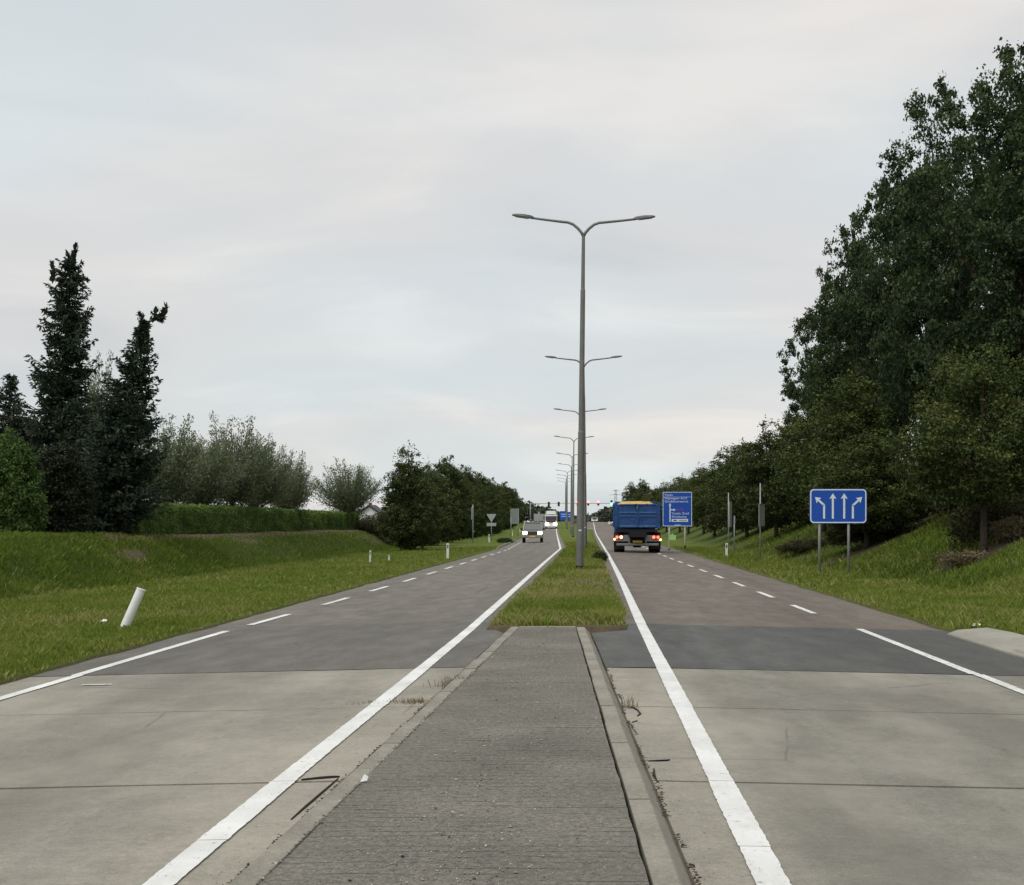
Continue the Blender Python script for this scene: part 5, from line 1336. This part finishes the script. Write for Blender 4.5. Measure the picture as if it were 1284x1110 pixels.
def far_lorry():
    Y = 285.0; u = spot(691, Y); g = float(road_z(u, Y))
    root = empty('oncoming_lorry', 'distant lorry with bright headlights coming round the bend', 'truck', (u, Y, g), R(1.4))
    cab = loft_body('cab', [(0, .45), (0, 1.5), (.15, 2.75), (2.0, 2.85), (2.0, .45)], lambda y, z: 1.2, M['car_white'], root, .06)
    MB().box((0, .02, 2.1), (2.2, .06, .85), Matrix.Rotation(R(-6), 3, 'X')).build('windscreen', M['glass'], cab)
    MB().box((0, -.03, 1.45), (1.7, .06, .35)).build('grille', M['lorry_red'], cab)
    MB().box((0, .9, 3.2), (2.1, 1.6, .7), None, .8).build('roof_deflector', M['car_white'], root, bevel=.05)
    MB().box((0, 6.5, 2.3), (2.45, 8.6, 2.6)).build('cargo_box', M['bumper_grey'], root, bevel=.03)
    MB().box((0, 6, .85), (1.0, 11, .3)).build('chassis_frame', M['chassis'], root)
    for s in (-1, 1):
        MB().prism(rrect(.62, .38, .08), 0, .06, Matrix.Translation((s * .82, 0, .95)) @ UP).build('headlight', M['head_far'], root)
        MB().prism(rrect(.3, .2, .05), 0, .06, Matrix.Translation((s * .45, 0, .62)) @ UP).build('fog_light', M['head_far'], root)
        MB().box((s * 1.4, .3, 2.2), (.18, .15, .6)).build('mirror', M['chassis'], root)
        for y_ in (1.2, 8.5, 9.8): wheel(root, s * 1.05, y_, .5, .3)
    MB().box((0, -.06, .55), (2.4, .16, .35)).build('bumper', M['car_white'], root, bevel=.04)
far_lorry()

# ------------------------------------------------------------------ signal gantry and lights at the junction
YG = 368.0; mG = YG / F
def gX(px): return spot(px, YG)
gr = empty('signal_gantry', 'long thin gantry carrying traffic lights over the junction', 'gantry', (gX(665), YG, gz(gX(665), YG)))
zb = EYE + (CY - 631.5) * mG - gr.location.z
x1 = gX(776) - gX(665)
MB().tube([(0, 0, -.4), (0, 0, zb + .2)], [.13, .10], 10).build('column', M['galv'], gr, smooth=True)
MB().tube([(x1, 0, -.8), (x1, 0, zb + .2)], [.13, .10], 10).build('column', M['galv'], gr, smooth=True)
MB().tube([(-.1, 0, zb), (x1 / 2, 0, zb + .08), (x1 + .1, 0, zb)], .07, 8).build('beam', M['galv'], gr, smooth=True)
def signal(px, lit, label, back=False, py=631.0):
    root = empty('traffic_light', label, 'traffic light', (gX(px), YG - .14, EYE + (CY - py) * mG - .5), group='traffic lights on the junction gantry')
    MB().box((0, 0, .45), (.55, .10, 1.15)).build('backboard', M['black'], root, bevel=.05)
    MB().box((0, -.10 if not back else .1, .45), (.36, .14, 1.0)).build('housing', M['black'], root, bevel=.03)
    for k, nm in enumerate(('green', 'orange', 'red')):
        on = (nm == lit); r_ = .30 if on else .12
        if back: continue
        MB().prism([(r_ * math.cos(t * math.pi / 8), r_ * math.sin(t * math.pi / 8)) for t in range(16)], .17, .20, Matrix.Translation((0, 0, .12 + k * .33)) @ UP).build('lens', (M['sig_red'] if nm == 'red' else M['sig_green']) if on else M['glass'], root)
    if not back: MB().box((0, -.24, .60), (.30, .12, .02)).build('visor', M['black'], root)
signal(724.3, 'red', 'red traffic light just left of the nearest lamp post')
signal(737.6, 'red', 'red traffic light just right of the lamp posts')
signal(750.2, 'red', 'red traffic light between the lamp posts and the blue lorry')
signal(766.8, 'green', 'green traffic light at the top left corner of the blue lorry', py=630)
signal(688.2, None, 'dark signal seen from behind, left of the far lorry', True, 632)
signal(700.6, None, 'dark signal seen from behind, above the far lorry', True, 632)
pg = empty('signal_post', 'thin post with small signal right of the lamp posts at the junction', 'post', (gX(737.4), YG + 3, gz(gX(737.4), YG + 3)))
MB().tube([(0, 0, -.3), (0, 0, 3.0)], .07, 8).build('post', M['galv'], pg); MB().box((0, -.1, 2.6), (.3, .2, .8)).build('housing', M['black'], pg)

# far pylon behind the lorry
YP = 900.0; mp_ = YP / F
py_ = empty('power_pylon', 'faint power pylon standing far away above the blue lorry', 'pylon', (spot(772, YP), YP, gz(spot(772, YP), YP)))
Hp = EYE + (CY - 614) * mp_ - py_.location.z
mb = MB()
for sx in (-1, 1):
    for sy in (-1, 1): mb.tube([(sx * 1.4, sy * 1.4, -.5), (sx * .35, sy * .35, Hp)], [.16, .12], 5)
mb.build('legs', M['galv'], py_)
mb = MB()
for k in range(9):
    z0_, z1_ = Hp * k / 9, Hp * (k + 1) / 9; w0, w1 = 1.4 - 1.05 * k / 9, 1.4 - 1.05 * (k + 1) / 9
    for sy in (-1, 1): mb.tube([(-w0, sy * w0, z0_), (w1, sy * w1, z1_)], .07, 4); mb.tube([(w0, sy * w0, z0_), (-w1, sy * w1, z1_)], .07, 4)
mb.build('lattice', M['galv'], py_)
for zz, L in ((Hp - 3.5, 4.4), (Hp - .8, 2.5)):
    MB().tube([(-L, 0, zz), (0, 0, zz + .5), (L, 0, zz)], [.08, .2, .08], 5).build('cross_arm', M['galv'], py_)

# ------------------------------------------------------------------ house and far wood
def house():
    Y = 300.0; u = spot(463, Y); g = gz(u, Y); m = Y / F
    root = empty('house', 'white gabled house with dark roof glimpsed beyond the hedge end', 'house', (u, Y, g))
    w = 2.75; ze = EYE + (CY - 647.5) * m - g; zr = EYE + (CY - 635.5) * m - g
    wall = M['car_white']
    MB().add([(-w, 0, -1), (w, 0, -1), (w, 0, ze), (0, 0, zr), (-w, 0, ze), (-w, 9, -1), (w, 9, -1), (w, 9, ze), (0, 9, zr), (-w, 9, ze)], [(0, 1, 2, 3, 4), (9, 8, 7, 6, 5), (0, 5, 6, 1), (1, 6, 7, 2), (4, 9, 5, 0), (2, 7, 8, 3), (3, 8, 9, 4)]).build('wall', wall, root)
    rf = plain('roof_slate', (.05, .052, .055), .7)
    for s in (-1, 1):
        a = Vector((0, 0, zr + .12)); b = Vector((s * (w + .6), 0, ze - (zr - ze) * .6 / w + .12))
        V = [(p.x, y, p.z + t) for y in (-.5, 9.5) for p in (a, b) for t in (0, .35)]
        MB().add(V, [(0, 1, 3, 2), (4, 6, 7, 5), (0, 2, 6, 4), (1, 5, 7, 3), (0, 4, 5, 1), (2, 3, 7, 6)]).build('roof', rf, root)
    for x in (-.05, .95):
        wd = MB().box((x, -.02, ze - .15), (.62, .08, .85)).build('window', wall, root)
        MB().box((x, -.07, ze - .15), (.5, .04, .72)).build('pane', M['glass'], wd)
    MB().box((-.5, 5, zr + .3), (.6, .6, 1.2)).build('chimney', M['lorry_red'], root)
house()
def far_wood():
    global rng
    rng = np.random.default_rng(131)
    C = []; S = []
    def add(px0, px1, Y, tops, n, s):
        pxv = rng.uniform(px0, px1, n); Yv = Y + rng.uniform(-14, 14, n); u = (pxv - CX) / F * Yv
        ty = np.interp(pxv, [t[0] for t in tops], [t[1] for t in tops])
        lump = np.array([mnoise.noise(Vector((a * .16, b * .10, 1))) + .5 * mnoise.noise(Vector((a * .5, b * .3, 9))) for a, b in zip(u, Yv)])
        ztop = EYE + (CY - ty) / F * Yv + lump * 2.2
        g = 2.0
        z = g + (ztop - g) * rng.random(n) ** .6
        C.append(np.stack([u, Yv, z], -1)); S.append(np.full(n, s))
    add(560, 715, 520, [(560, 622), (640, 626), (668, 634), (690, 641), (705, 647), (715, 651)], 9000, 1.0)
    add(700, 760, 560, [(700, 650), (740, 650), (752, 646), (760, 640)], 3500, 1.0)
    add(748, 990, 500, [(748, 650), (758, 641), (775, 634), (800, 626), (830, 620), (900, 618), (990, 620)], 15000, 1.0)
    add(-300, 560, 560, [(-300, 640), (0, 642), (300, 646), (420, 645), (560, 630)], 14000, 1.2)
    C = np.concatenate(C); S = np.concatenate(S)
    V, Fc = leaf_quads(C, S, .8)
    t = np.array([.5 + .6 * mnoise.noise(Vector((a * .12, b * .05, 4))) for a, b, c in C]) + rng.normal(0, .12, len(C))
    tag(link('far_wood', np_mesh('far_wood', V, Fc, M['wood_leaf'], tint=np.clip(t, 0, 1))), 'dark line of far-off woodland along the horizon', 'wood', kind='stuff')
far_wood()
for k, (px, Y, s, h) in enumerate([(792, 400, 1.3, 1.5), (806, 430, 1.4, 1.5)]):
    o = copy_tree(hb[2]); place(o, spot(px, Y), Y, k, (s, s, h), 0, ['left one of two taller trees showing above the sand load', 'right one of two taller trees showing above the sand load'][k])
